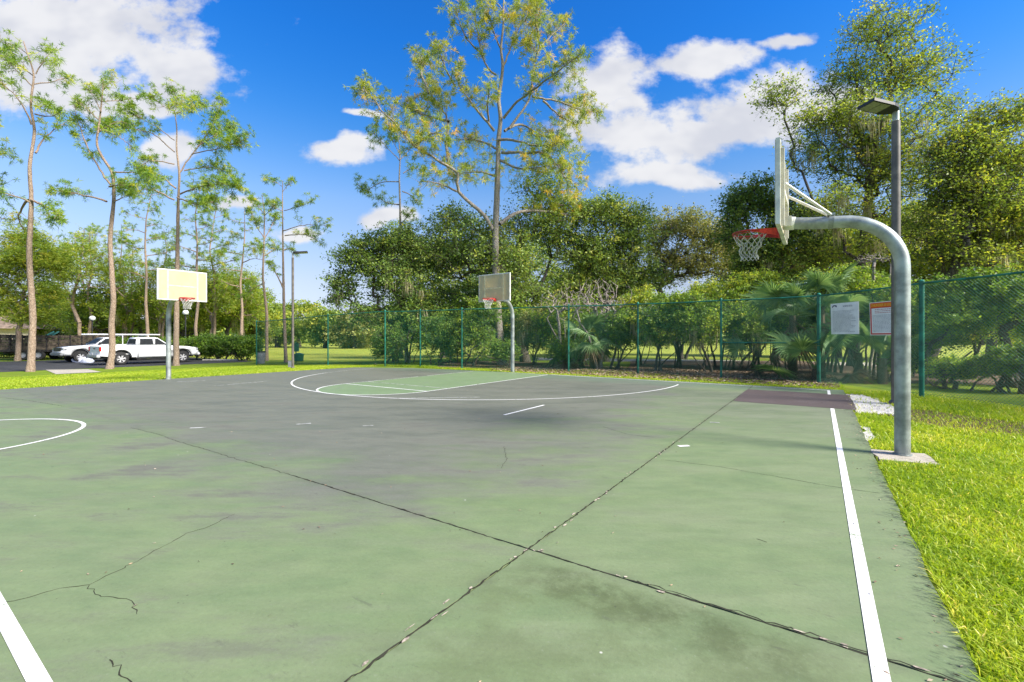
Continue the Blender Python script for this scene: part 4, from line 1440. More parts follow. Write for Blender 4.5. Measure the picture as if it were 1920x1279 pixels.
def pine(base, trunk, limbs, r0, label, seed, needle='pine_needle_green', bark='pine_bark', tufts=26, tuft_L=0.29, k=18, w=0.028,
         tint=(0.35, 0.22), depth=2.2, twig=0.75, group='tall bare-trunked pines', extra=(), moss=0, k_axis=0.5):
    """trunk and limbs given as photo pixels; base = (px, py) on the ground"""
    r = np.random.default_rng(seed)
    bx, by = gp(*base)
    Y = by
    tp = [at(px, py, Y) for px, py in trunk]
    g0 = gz(bx, by)
    tp = [np.array([bx, by, g0 - 0.1])] + tp
    for i in range(1, len(tp)):
        tp[i] = tp[i] + np.array([0, r.normal(0, 0.10), 0])
    P = resample(tp, 0.3)
    hgt = P[-1, 2]
    zz = np.clip(P[:, 2] / hgt, 0, 1)
    R = root_flare(P, r0 * (1 - 0.93 * zz ** 1.15) + 0.012, g0)
    root = empty('pine_tree', (bx, by, g0 - 0.03), 0, label, 'tree', group)
    off = np.array([bx, by, g0 - 0.03])
    V, Q = sweep(P - off, R, 12, r, 0.05)
    parts = [(V, Q)]
    C, A, TI = [], [], []
    sA, sB, sra, srb = [], [], [], []
    for li, lb in enumerate(limbs):
        dd = depth * (r.random() * 2 - 1) if li % 2 else depth * (-1 if r.random() < 0.5 else 1) * (0.4 + 0.6 * r.random())
        n = len(lb)
        pts = []
        for i, (px, py) in enumerate(lb):
            pts.append(at(px, py, Y + dd * (i / (n - 1)) ** 1.1))
        L = resample(pts, 0.28)
        L[1:-1] += r.normal(0, 0.018, (len(L) - 2, 3))
        ln = np.linalg.norm(np.diff(L, axis=0), axis=1).sum()
        j = np.argmin(np.linalg.norm(P - L[0], axis=1))
        rl = min(R[j] * 0.62, 0.016 * ln + 0.022)
        t = np.linspace(0, 1, len(L))
        RR = rl * (1 - 0.85 * t) + 0.006
        if len(L) > 2:
            parts.append(sweep(L - off, RR, 7, r, 0.05))
        # twigs with needle tufts on the outer part
        m = int(tufts * max(0.5, ln / 3.0))
        for _ in range(m):
            tt = 0.28 + 0.72 * r.random() ** 0.75
            i0 = min(len(L) - 2, int(tt * (len(L) - 1)))
            p = L[i0] + (L[i0 + 1] - L[i0]) * r.random()
            ax = L[min(i0 + 1, len(L) - 1)] - L[i0]
            ax = ax / (np.linalg.norm(ax) + 1e-9)
            side = unit(1, r)[0]
            side = side * 0.85 + ax * 0.55 + np.array([0, 0, 0.35])
            side /= np.linalg.norm(side)
            q = p + side * twig * (0.25 + 0.9 * r.random()) * (0.55 + 0.6 * (1 - abs(tt - 0.7)))
            md = (p + q) / 2 + np.array([0, 0, -0.06]) + r.normal(0, 0.04, 3)
            sA += [p, md]; sB += [md, q]; sra += [0.011, 0.008]; srb += [0.008, 0.005]
            cl = tint[0] + r.normal(0, tint[1])
            for _k in range(r.integers(1, 4)):
                C.append(q + r.normal(0, 0.10, 3))
                A.append(side * k_axis + np.array([0, 0, 0.25]))
                TI.append(cl + r.normal(0, 0.08))
        C.append(L[-1]); A.append(np.array([0, 0, 0.4])); TI.append(tint[0])
    for (px, py, rx, ry, n, tadd) in extra:
        for _ in range(n):
            a, q = r.random() * 2 * math.pi, math.sqrt(r.random())
            p = at(px + rx * q * math.cos(a), py + ry * q * math.sin(a), Y + r.normal(0, depth * 0.35))
            j = np.argmin(np.linalg.norm(np.array(P) - p, axis=1))
            C.append(p)
            A.append(np.array([0, 0, 0.4]) + unit(1, r)[0] * 0.3)
            TI.append(tint[0] + tadd + r.normal(0, 0.12))
            if r.random() < 0.5:
                q2 = p + unit(1, r)[0] * 0.3 + np.array([0, 0, -0.3])
                sA.append(q2); sB.append(p); sra.append(0.009); srb.append(0.005)
    if sA:
        parts.append(seg_tubes(np.array(sA) - off, np.array(sB) - off, sra, srb, 4))
    V, Q = join(parts)
    np_mesh('trunk', V, Q, M[bark], root, smooth=True)
    C = np.array(C) - off
    V, Q, T = needles(C, np.array(A), tuft_L, w, k, r, np.array(TI))
    np_mesh('crown', V, Q, M[needle], root, {'tint': T})
    if moss:
        add_moss(root, C[r.integers(0, len(C), moss)], r)
    return root


def add_moss(root, pts, r, L=0.9, mat_='moss'):
    """hanging beards of grey moss"""
    Vs, Qs, Ts, o = [], [], [], 0
    for p in pts:
        k = int(r.integers(16, 34))
        ln = L * (0.4 + r.random())
        c = p + r.normal(0, 0.14, (k, 3)) * np.array([1, 1, 0.3])
        l = ln * (0.4 + 0.6 * r.random(k))
        a = r.random(k) * math.pi
        w_ = 0.006 + 0.010 * r.random(k)
        s = np.stack([np.cos(a), np.sin(a), np.zeros(k)], 1) * w_[:, None]
        dn = np.stack([r.normal(0, 0.06, k), r.normal(0, 0.06, k), -l], 1)
        V = np.stack([c - s, c + s, c + s * 0.8 + dn * 0.55 + r.normal(0, 0.02, (k, 3)), c - s * 0.8 + dn * 0.55, c + dn], 1)
        V2 = np.stack([V[:, 0], V[:, 1], V[:, 2], V[:, 3], V[:, 3], V[:, 2], V[:, 4], V[:, 4] + 0.004], 1).reshape(-1, 3)
        Vs.append(V2)
        Qs.append(np.arange(k * 8).reshape(-1, 4) + o)
        o += k * 8
        Ts.append(np.repeat(np.clip(r.normal(0.5, 0.25, k), 0, 1), 8))
    tag(np_mesh('hanging_moss', np.concatenate(Vs), np.concatenate(Qs), M[mat_], root, {'tint': np.concatenate(Ts)}), kind='stuff')


def crown_tree(name, base, ells, label, seed, group=None, cat='tree', leaf='oak_leaf', bark='oak_bark', r0=0.28, fork=None, n_cl=300, n_leaf=70,
               leaf_size=0.13, cl_r=0.55, tint=(0.4, 0.2), flat=0.6, shell=0.3, moss=0, lean=0.0, stems=1, aspect=0.55, tw=0.010, lit=0.0, moss_L=0.9, kmin=0.0):
    """ells: (centre xyz, radii xyz). Cluster centres are joined to the trunk as a growing branch tree."""
    r = np.random.default_rng(seed)
    g0 = gz(base[0], base[1])
    base = np.array([base[0], base[1], g0 - 0.06])
    off = np.array([base[0], base[1], g0 - 0.03])
    vol = np.array([a[0] * a[1] * a[2] for _, a in ells]) ** 0.75
    cnt = np.maximum(4, (n_cl * vol / vol.sum()).astype(int))
    P = []
    for (c, a), n in zip(ells, cnt):
        d = unit(n, r)
        q = (shell + (1 - shell) * r.random(n)) * (0.75 + 0.35 * r.random(n))
        p = np.array(c) + d * q[:, None] * np.array(a)
        P.append(p)
    P = np.concatenate(P)
    P = P[P[:, 2] > g0 + max(0.25, kmin)]
    lo = P[:, 2].min()
    top = P[:, 2].max()
    if fork is None:
        fork = max(0.3, lo + 0.15 * (top - lo) - 0.2)
    nodes, par = [], []
    cen = P.mean(0)
    for s in range(stems):
        b = base + (np.array([r.normal(0, 0.18), r.normal(0, 0.18), 0]) if stems > 1 else 0)
        tgt = np.array([base[0] + (cen[0] - base[0]) * 0.35, base[1] + (cen[1] - base[1]) * 0.35, fork])
        if stems > 1:
            tgt = tgt + np.array([r.normal(0, 0.5), r.normal(0, 0.5), r.normal(0, 0.3)])
        n = max(3, int(fork / 0.5))
        prev = -1
        for i in range(n + 1):
            t = i / n
            nodes.append(b + (tgt - b) * np.array([t ** 1.3, t ** 1.3, t]) + (r.normal(0, 0.05, 3) if 0 < i < n else 0))
            par.append(prev)
            prev = len(nodes) - 1
    ntr = len(nodes)
    fk = nodes[-1]
    order = np.argsort(np.linalg.norm((P - fk) * np.array([1, 1, 0.85]), axis=1))
    tips = []
    NN = np.zeros((ntr + 3 * len(P) + 5, 3))
    NN[:ntr] = nodes
    DD = np.zeros(len(NN))
    for i in range(ntr):
        DD[i] = 0 if par[i] < 0 else DD[par[i]] + np.linalg.norm(NN[i] - NN[par[i]])
    cntn = ntr
    for i in order:
        p = P[i]
        d = np.linalg.norm(NN[:cntn] - p, axis=1)
        cost = d + 0.22 * DD[:cntn] + np.where(NN[:cntn, 2] > p[2] + 0.4, 0.5, 0)
        cost[:max(0, ntr - 3) if stems == 1 else 0] += 3.0
        j = int(np.argmin(cost))
        a = NN[j]
        dj = d[j]
        if dj > 0.5:
            for t in ((0.36, 0.7) if dj > 1.4 else (0.5,)):
                m = a + (p - a) * t + np.array([0, 0, 0.10 * dj * math.sin(math.pi * t)]) + r.normal(0, 0.06 * dj, 3)
                NN[cntn] = m
                par.append(j)
                DD[cntn] = DD[j] + np.linalg.norm(m - NN[j])
                j = cntn
                cntn += 1
        NN[cntn] = p
        par.append(j)
        DD[cntn] = DD[j] + np.linalg.norm(p - NN[j])
        tips.append(cntn)
        cntn += 1
    NN = NN[:cntn]
    w_ = np.zeros(cntn)
    w_[tips] = 1
    for i in range(cntn - 1, 0, -1):
        if par[i] >= 0:
            w_[par[i]] += w_[i]
    R = tw * np.maximum(w_, 1) ** 0.5
    scale = r0 / R[:ntr].max()
    R = np.maximum(R * min(scale, 1.2), tw * 0.6)
    R[:ntr] = np.maximum(R[:ntr], r0 / (1 if stems == 1 else stems ** 0.5) * (1 - 0.3 * np.clip(NN[:ntr, 2] / max(fork, .1), 0, 1)))
    R[:ntr] = root_flare(NN[:ntr], R[:ntr], g0)
    idx = np.array([i for i in range(cntn) if par[i] >= 0])
    pr = np.array([par[i] for i in idx])
    big = R[pr] > 0.03
    prt = []
    rb = R[idx]
    ra = np.minimum(R[pr], np.maximum(rb * 1.5, 0.3 * R[pr]))
    if big.any():
        prt.append(seg_tubes(NN[pr[big]] - off, NN[idx[big]] - off, ra[big], rb[big], 8))
    if (~big).any():
        prt.append(seg_tubes(NN[pr[~big]] - off, NN[idx[~big]] - off, ra[~big], rb[~big], 4))
    root = empty(name, tuple(off), 0, label, cat, group)
    V, Q = join(prt)
    np_mesh('trunk', V, Q, M[bark], root, smooth=True)
    if n_leaf:
        T = NN[tips]
        m_tw = 7
        ci = np.repeat(np.arange(len(T)), m_tw)
        outw = T - NN[[par[q] for q in tips]]
        outw /= np.linalg.norm(outw, axis=1)[:, None] + 1e-6
        td = unit(len(ci), r) * np.array([1, 1, 0.75]) + outw[ci] * 0.55 + np.array([0, 0, 0.12])
        td /= np.linalg.norm(td, axis=1)[:, None]
        tl = cl_r * (0.55 + 0.95 * r.random(len(ci)))
        rep = np.maximum(2, r.normal(n_leaf / m_tw, n_leaf / m_tw * 0.4, len(ci))).astype(int)
        li = np.repeat(np.arange(len(ci)), rep)
        tt = 0.12 + 0.9 * r.random(len(li))
        spr = 0.16 * cl_r + 0.25 * leaf_size
        C = T[ci][li] + td[li] * (tl[li] * tt)[:, None] + r.normal(0, spr, (len(li), 3)) * np.array([1, 1, flat])
        C[:, 2] -= 0.12 * tl[li] * tt ** 2
        if leaf_size < 0.2:
            a0 = T[ci] - off
            b0 = a0 + td * tl[:, None] - np.array([0, 0, 0.12]) * tl[:, None]
            V, Q = seg_tubes(a0, b0, np.full(len(ci), 0.006), np.full(len(ci), 0.003), 3)
            np_mesh('twigs', V, Q, M[bark], root)
        tn = np.repeat(r.normal(tint[0], tint[1] * 0.7, len(T)), m_tw)[li] + np.repeat(r.normal(0, tint[1] * 0.5, len(ci)), rep) + r.normal(0, tint[1] * 0.28, len(C))
        keep = C[:, 2] > g0 + 0.02
        V, Q, TT = leaf_quads(C[keep] - off, leaf_size, r, tn[keep], aspect, 0.35)
        np_mesh('crown', V, Q, M[leaf], root, {'tint': TT})
    if moss:
        low = NN[tips]
        low = low[low[:, 2] < np.quantile(low[:, 2], 0.6)]
        add_moss(root, low[r.integers(0, len(low), moss)] - off, r, moss_L)
    return root


def E_(px, py, rx, ry, Y, dy=0.0, rd=None):
    """crown lump from photo pixels at distance Y"""
    c = at(px, py, Y + dy)
    k = Y / F
    return (c, (rx * k, (rd if rd is not None else 0.75 * rx * k), ry * k))


# ------------------------------------------------------------------ pines
pine((942, 683), [(937, 640), (932, 566), (929, 488), (929, 431), (932, 363), (934, 300), (934, 260), (940, 219), (933, 186), (938, 164), (944, 123), (938, 90), (944, 55), (944, 16), (946, -24)],
     [[(924, 431), (906, 400), (874, 375), (856, 359), (856, 344), (862, 323), (840, 312), (777, 274), (749, 241), (708, 200), (695, 175), (676, 167)],
      [(842, 309), (837, 271), (841, 230), (832, 208), (815, 186), (793, 161)], [(856, 359), (818, 341), (793, 341)],
      [(841, 228), (820, 222), (793, 216), (765, 200)], [(777, 274), (804, 252), (820, 250)], [(927, 246), (892, 203), (870, 175), (853, 140)],
      [(916, 232), (914, 197), (916, 165)], [(930, 140), (911, 129), (903, 96), (892, 55), (892, 22)],
      [(944, 222), (968, 192), (996, 170), (1023, 153), (1050, 131), (1085, 105)], [(955, 241), (993, 189), (998, 150), (1007, 101), (993, 79)],
      [(1007, 101), (1018, 82), (1042, 60), (1061, 41)], [(1012, 90), (1006, 55), (1004, 20)], [(998, 181), (1050, 189), (1089, 208), (1127, 211)],
      [(1018, 189), (1045, 216), (1078, 233)], [(941, 286), (963, 286), (1023, 286), (1050, 315), (1067, 348)], [(946, 246), (974, 230), (1018, 255), (1060, 270)],
      [(937, 420), (968, 397), (1009, 395), (1053, 400), (1093, 409)], [(944, 123), (955, 96), (971, 55), (985, 15)], [(938, 90), (925, 63), (915, 25)],
      [(853, 160), (835, 130), (822, 90)], [(805, 175), (790, 140), (790, 105)], [(903, 100), (870, 70), (855, 20)], [(934, 280), (900, 262), (860, 262)],
      [(936, 300), (980, 320), (1030, 310)], [(934, 262), (965, 262), (1010, 275), (1060, 265)], [(930, 330), (890, 320), (850, 330)], [(985, 40), (1000, 5), (1010, -25)], [(944, 20), (920, -5), (905, -25)]],
     0.235, 'tallest pine, forked pale trunk rising behind the far hoop', 101, 'pine_needle', 'pine_bark_grey', tufts=34, tuft_L=0.29, k=19, w=0.027,
     tint=(0.45, 0.22), depth=3.0, twig=0.9,
     extra=[(1075, 345, 30, 28, 36, 0.35), (1060, 300, 45, 30, 54, 0.05), (890, 300, 60, 45, 84, 0.0), (960, 20, 80, 30, 66, 0.05), (985, 60, 45, 40, 36, 0.05),
            (1070, 150, 35, 50, 54, 0.0), (770, 215, 40, 30, 42, 0.1), (830, 140, 30, 60, 36, 0.1), (960, 320, 60, 40, 54, 0.0)], moss=0)
pine((764, 678), [(760, 644), (753, 566), (751, 488), (751, 394), (749, 330), (750, 296), (748, 262), (742, 236)],
     [[(749, 301), (728, 279), (712, 262), (700, 246)], [(750, 290), (735, 262), (722, 235)], [(749, 341), (712, 341), (687, 359), (671, 347)], [(754, 359), (774, 366), (784, 384)],
      [(749, 384), (728, 383), (712, 372)], [(756, 325), (772, 312), (790, 319)], [(750, 300), (770, 280), (785, 262)], [(751, 420), (765, 405)]],
     0.125, 'slender pine with thin high crown left of the tallest pine', 102, 'pine_needle_green', 'pine_bark_grey', tufts=24, depth=1.2, twig=0.6, tint=(0.35, 0.2))
pine((57, 696), [(58, 600), (59, 480), (57, 372), (59, 316), (62, 244), (62, 198), (64, 165), (67, 139), (57, 99), (41, 76)],
     [[(66, 145), (33, 119), (3, 109), (-14, 92)], [(64, 165), (33, 135), (13, 114)], [(59, 234), (46, 201), (26, 175), (0, 152)], [(67, 139), (85, 109), (102, 96)], [(64, 158), (98, 155), (131, 142)],
      [(66, 214), (95, 221), (112, 211)], [(67, 287), (79, 260), (125, 227)], [(54, 375), (36, 395), (33, 415), (49, 434)], [(59, 375), (85, 388), (112, 398), (112, 421)], [(64, 198), (98, 201)],
      [(57, 380), (30, 365), (0, 362)], [(50, 100), (25, 82), (2, 78)]],
     0.145, 'leftmost tall pine on the lawn beside the parking lot', 103, tufts=19, depth=1.5, twig=0.55, extra=[(98, 110, 18, 24, 26, 0.1), (30, 100, 30, 20, 22, 0.0), (95, 390, 25, 14, 18, 0.0)])
pine((205, 691), [(210, 653), (207, 607), (215, 567), (209, 503), (206, 453), (210, 405), (208, 372), (213, 323), (197, 303), (181, 273), (184, 224), (194, 168), (194, 150)],
     [[(207, 346), (184, 313), (161, 273), (146, 225), (138, 195)], [(200, 378), (164, 367), (130, 360), (98, 357)], [(184, 224), (164, 205), (145, 190)], [(187, 244), (210, 247), (250, 277)], [(210, 323), (256, 323), (282, 333)],
      [(213, 378), (243, 365)], [(188, 190), (215, 190), (262, 183)], [(190, 210), (178, 180), (165, 168)], [(183, 250), (205, 232), (230, 228)], [(194, 165), (210, 150)], [(205, 350), (225, 345), (240, 350)]],
     0.15, 'pine with swollen, bent lower trunk left of the pickup', 104, tufts=26, depth=1.4, twig=0.55, extra=[(232, 350, 25, 18, 34, 0.1), (195, 165, 22, 20, 26, 0.0), (205, 245, 25, 10, 18, 0.15)])
pine((330, 685), [(331, 600), (330, 480), (330, 375), (337, 327), (331, 278), (330, 240), (327, 208)],
     [[(336, 325), (360, 289), (398, 240), (405, 221), (415, 195)], [(360, 289), (413, 278), (458, 263)], [(327, 285), (285, 248), (218, 237), (184, 240)], [(327, 263), (293, 237), (255, 218), (225, 203)],
      [(327, 308), (285, 300), (263, 312)], [(330, 353), (293, 323), (263, 319)], [(327, 375), (285, 353), (259, 357)], [(338, 364), (375, 349), (420, 345), (450, 353)], [(327, 210), (300, 195), (285, 180)],
      [(327, 210), (335, 185), (320, 165)], [(328, 215), (360, 200), (375, 190)], [(370, 275), (405, 250), (440, 235)], [(345, 320), (390, 312), (430, 322)], [(332, 370), (370, 385), (400, 378)]],
     0.155, 'spreading pine standing right behind the left hoop pole', 105, tufts=36, depth=2.2, twig=0.6, tint=(0.32, 0.2),
     extra=[(345, 198, 34, 20, 80, 0.3), (430, 255, 30, 25, 50, 0.0), (400, 330, 50, 30, 60, 0.05), (290, 350, 35, 25, 44, 0.05), (385, 345, 20, 10, 18, 0.35)])
pine((536, 679), [(531, 570), (530, 461), (529, 383), (530, 339)],
     [[(533, 395), (566, 386), (585, 376)], [(531, 433), (575, 420), (616, 423)], [(534, 442), (575, 439), (600, 455)], [(530, 539), (516, 508), (503, 492)], [(530, 396), (512, 388), (500, 372)], [(530, 360), (540, 345), (548, 338)],
      [(530, 350), (515, 340), (498, 338)], [(530, 470), (545, 462), (552, 470)]],
     0.11, 'thin pine just left of the slim light pole', 106, tufts=17, depth=1.4, twig=0.45)
pine((500, 676), [(500, 586), (495, 523), (495, 455), (494, 398), (493, 366)],
     [[(496, 450), (508, 425), (520, 405)], [(494, 445), (478, 420), (470, 395)], [(495, 400), (480, 382), (468, 372)], [(495, 405), (510, 392), (518, 380)], [(497, 530), (475, 540), (460, 555)], [(495, 470), (478, 462), (465, 470)], [(495, 480), (512, 470), (522, 462)]],
     0.115, 'pine rising just inside the left end of the fence', 107, tufts=28, depth=1.3, twig=0.55, tint=(0.35, 0.25), extra=[(490, 400, 25, 20, 30, 0.1), (500, 460, 25, 15, 24, 0.0)])


def auto_pine(px, base_py, top_py, r0, label, seed, z_first=0.45, n=11, tint=(0.35, 0.22), reach=45, needle='pine_needle_green', tufts=16, **kw):
    r = np.random.default_rng(seed)
    tr_ = []
    xx = px
    nseg = 6
    for i in range(1, nseg + 1):
        xx += r.normal(0, 3)
        tr_.append((xx, base_py + (top_py - base_py) * i / nseg))
    limbs = []
    for i in range(n):
        t = z_first + (1 - z_first) * (i + 0.5) / n
        yy = base_py + (top_py - base_py) * t
        f = t * nseg
        i0 = min(nseg - 1, int(f))
        x0 = px if i0 == 0 else tr_[i0 - 1][0]
        xb = x0 + (tr_[i0][0] - x0) * (f - i0)
        s = 1 if i % 2 else -1
        L = reach * (1.1 - 0.7 * (t - z_first) / (1 - z_first)) * (0.5 + 0.7 * r.random())
        limbs.append([(xb, yy), (xb + s * L * 0.5, yy - L * 0.12 * r.random() * 2), (xb + s * L, yy - L * 0.35 * r.random())])
    return pine((px, base_py), tr_, limbs, r0, label, seed, needle, tufts=tufts, tint=tint, **kw)


PG = 'pines behind the parking lot'
auto_pine(278, 668, 360, 0.145, 'pine trunk between the bent pine and the left hoop, behind the pickup', 111, 0.45, 12, reach=50, group=PG, tufts=22)
auto_pine(372, 669, 350, 0.139, 'leaning pine just right of the left backboard, behind the hedge', 112, 0.5, 11, reach=45, group=PG, tufts=20)
auto_pine(396, 667, 372, 0.125, 'second pine right of the left backboard, behind the hedge', 113, 0.5, 10, reach=45, group=PG, tufts=20)
auto_pine(456, 669, 395, 0.132, 'pine with a low curved branch behind the right end of the hedge', 114, 0.45, 10, reach=48, group=PG, tufts=20, tint=(0.45, 0.25))
auto_pine(146, 664, 440, 0.145, 'leftmost of three close pine trunks behind the stake trailer', 115, 0.6, 8, reach=40, group=PG, tufts=18, tint=(0.5, 0.2))
auto_pine(157, 663, 428, 0.132, 'middle of three close pine trunks behind the stake trailer', 116, 0.6, 8, reach=40, group=PG, tufts=18, tint=(0.5, 0.2))
auto_pine(167, 665, 436, 0.145, 'rightmost of three close pine trunks behind the stake trailer', 117, 0.6, 8, reach=40, group=PG, tufts=18, tint=(0.5, 0.2))
auto_pine(233, 664, 420, 0.119, 'thin pine behind the bent pine, left one of a pair', 118, 0.55, 8, reach=38, group=PG, tufts=17, tint=(0.5, 0.2))
auto_pine(248, 664, 455, 0.106, 'thin leaning pine behind the bent pine, right one of a pair', 119, 0.6, 7, reach=34, group=PG, tufts=17, tint=(0.5, 0.2))
auto_pine(307, 666, 430, 0.112, 'thin pine trunk just left of the left hoop pole', 120, 0.55, 8, reach=34, group=PG, tufts=17)
auto_pine(-30, 688, 150, 0.145, 'pine whose branch tips enter at the left frame edge', 121, 0.3, 12, reach=70, group=PG, tufts=20)
# dense lime-green pine
k_ = 36
crown_tree('pine_tree', at(33, 660, k_)[:2], [E_(25, 500, 55, 45, k_), (at(70, 480, k_), (2.6, 2.2, 1.6)), E_(40, 450, 50, 18, k_), E_(10, 560, 50, 35, k_), E_(85, 545, 42, 32, k_), E_(100, 500, 30, 35, k_), E_(60, 590, 50, 18, k_)],
           'dense lime-green pine at the far left behind the trailer', 130, 'tall bare-trunked pines', leaf='pine_lime', bark='pine_bark', r0=0.17, n_cl=420, n_leaf=80, leaf_size=0.24, cl_r=0.75, tint=(0.45, 0.25), aspect=0.2, fork=3.2)

# ------------------------------------------------------------------ oaks behind the fence
OG = 'oaks behind the fence'
Y = 28.0
crown_tree('oak_tree', at(985, 670, Y)[:2], [E_(1000, 425, 85, 50, Y), E_(900, 470, 110, 65, Y, -1), E_(1045, 385, 55, 42, Y), E_(810, 480, 75, 62, Y), E_(1060, 455, 65, 45, Y, 1), E_(870, 560, 95, 42, Y, 1), E_(985, 560, 85, 40, Y, -1), E_(860, 420, 60, 40, Y), E_(950, 500, 70, 50, Y, -2), E_(1010, 350, 45, 30, Y)],
           'broad dark oak behind the tallest pine and far hoop', 201, OG, r0=0.28, n_cl=820, n_leaf=58, leaf_size=0.15, cl_r=0.78, tint=(0.42, 0.26), moss=27, fork=2.6)
Y = 26.5
crown_tree('oak_tree', at(742, 676, Y)[:2], [E_(680, 485, 62, 46, Y), E_(643, 540, 36, 42, Y), E_(735, 520, 60, 55, Y), E_(700, 590, 55, 26, Y), E_(765, 455, 38, 30, Y), E_(720, 455, 40, 28, Y), E_(780, 570, 45, 45, Y)],
           'dark oak at the left end of the oak row, over the slim fence posts', 202, OG, r0=0.17, n_cl=460, n_leaf=56, leaf_size=0.145, cl_r=0.68, tint=(0.36, 0.24), moss=15, fork=2.4)
Y = 44
crown_tree('oak_tree', at(752, 660, Y)[:2], [E_(752, 440, 34, 22, Y), E_(740, 480, 40, 30, Y), E_(775, 490, 40, 40, Y)],
           'bright lime crown peeping behind the slender pine', 203, OG, leaf='pine_lime', r0=0.2, n_cl=120, n_leaf=60, leaf_size=0.18, cl_r=0.6, tint=(0.5, 0.2))
Y = 28.5
crown_tree('oak_tree', at(1135, 672, Y)[:2], [E_(1130, 402, 62, 40, Y), E_(1180, 450, 52, 52, Y), E_(1110, 478, 62, 50, Y), E_(1200, 520, 50, 34, Y), E_(1090, 535, 60, 36, Y), E_(1150, 530, 55, 40, Y), E_(1195, 410, 34, 30, Y)],
           'rounded oak just right of the tallest pine', 204, OG, r0=0.22, n_cl=620, n_leaf=58, leaf_size=0.15, cl_r=0.75, tint=(0.46, 0.26), moss=12, fork=2.4)
Y = 32
crown_tree('oak_tree', at(1285, 665, Y)[:2], [E_(1280, 425, 72, 38, Y), E_(1228, 455, 36, 52, Y), E_(1340, 450, 55, 42, Y), E_(1295, 490, 85, 36, Y), E_(1375, 495, 30, 34, Y), E_(1245, 520, 35, 26, Y)],
           'vase-shaped brownish tree with fanned bare stems behind the shrubs', 205, OG, leaf='oak_leaf_brown', r0=0.2, n_cl=480, n_leaf=52, leaf_size=0.15, cl_r=0.65, tint=(0.45, 0.24), stems=4, fork=1.6, tw=0.014)
Y = 27
crown_tree('oak_tree', at(1455, 678, Y)[:2], [E_(1420, 372, 58, 40, Y), E_(1480, 410, 70, 46, Y), E_(1385, 425, 46, 45, Y), E_(1450, 480, 78, 44, Y), E_(1380, 380, 28, 25, Y), E_(1540, 470, 60, 50, Y), E_(1400, 500, 40, 34, Y)],
           'dark green oak behind the near hoop rim and net', 206, OG, r0=0.22, n_cl=600, n_leaf=56, leaf_size=0.15, cl_r=0.75, tint=(0.36, 0.25), moss=18, fork=2.4)
Y = 24
crown_tree('oak_tree', at(1600, 690, Y)[:2], [E_(1650, 60, 90, 46, Y), E_(1722, 130, 76, 52, Y), E_(1585, 150, 62, 50, Y, 1), E_(1460, 180, 48, 42, Y), E_(1525, 225, 60, 34, Y), E_(1640, 215, 95, 42, Y, -1), E_(1750, 215, 46, 40, Y), E_(1600, 310, 95, 52, Y, 1), E_(1700, 330, 85, 52, Y), E_(1560, 390, 80, 40, Y, -1), E_(1690, 420, 85, 42, Y, 1), E_(1620, 460, 80, 36, Y), E_(1500, 290, 40, 34, Y), E_(1660, 270, 90, 60, Y), E_(1560, 250, 60, 50, Y), E_(1650, 140, 70, 60, Y)],
           'tallest oak, airy crown rising above the near hoop to the top edge', 207, OG, leaf='oak_leaf_light', r0=0.26, n_cl=1150, n_leaf=40, leaf_size=0.13, cl_r=0.7, tint=(0.42, 0.24), moss=42, fork=4.0, shell=0.4, moss_L=1.3)
Y = 19.5
crown_tree('oak_tree', at(1735, 700, Y)[:2], [E_(1865, 225, 62, 40, Y), E_(1800, 275, 80, 48, Y), E_(1905, 330, 85, 62, Y), E_(1820, 375, 95, 48, Y), E_(1755, 425, 70, 34, Y), E_(1900, 440, 95, 34, Y), E_(1985, 290, 70, 70, Y), E_(2040, 400, 80, 60, Y), E_(1800, 480, 60, 20, Y), E_(1960, 210, 60, 40, Y), E_(1850, 300, 90, 70, Y), E_(1780, 340, 70, 60, Y), E_(1870, 400, 110, 60, Y), E_(1830, 490, 110, 24, Y)],
           'wide-limbed oak filling the right edge above the fence', 208, OG, leaf='oak_leaf_light', r0=0.20, n_cl=1450, n_leaf=40, leaf_size=0.115, cl_r=0.62, tint=(0.46, 0.26), moss=21, fork=2.6, shell=0.4)
# oak out of frame on the right, whose shade falls across the grass strip
crown_tree('oak_tree', (22.0, 5.6), [((21.5, 5.6, 6.5), (4.2, 2.6, 2.0)), ((19.5, 6.6, 5.6), (2.6, 1.8, 1.4)), ((23.5, 5.0, 7.5), (3, 2.6, 1.8))],
           'oak beyond the right frame edge that shades the fence-side grass', 209, OG, leaf='oak_leaf', r0=0.34, n_cl=240, n_leaf=60, leaf_size=0.2, cl_r=0.65, fork=3.2)

# second row: oaks beyond the parking lot on the left
for i, (px, top, w_, Y, lab) in enumerate(((20, 560, 70, 52, 'shaded oak behind the lime pine at the far left'), (110, 540, 70, 56, 'oak behind the three close pine trunks'), (190, 530, 70, 50, 'oak between the globe lamp and the bent pine'),
                                           (265, 528, 75, 54, 'oak behind the crew-cab pickup cab'), (345, 535, 70, 50, 'oak directly behind the left backboard'), (425, 515, 72, 50, 'moss-hung oak behind the right half of the hedge'), (480, 540, 48, 55, 'smaller oak above the right end of the hedge'))):
    crown_tree('oak_tree', at(px, 655, Y)[:2], [E_(px, top + 35, w_ * 0.8, 32, Y), E_(px - w_ * 0.45, top + 60, w_ * 0.6, 30, Y, 1), E_(px + w_ * 0.45, top + 55, w_ * 0.6, 32, Y, -1), E_(px, top + 85, w_ * 0.9, 24, Y, 1.5)],
               lab, 300 + i, 'oaks beyond the parking lot', leaf='oak_leaf' if i % 2 else 'oak_leaf_light', r0=0.28, n_cl=230, n_leaf=60, leaf_size=0.24, cl_r=0.85, tint=(0.42, 0.26), moss=15 if i in (5, 6, 4) else 10, fork=2.2, moss_L=1.6)
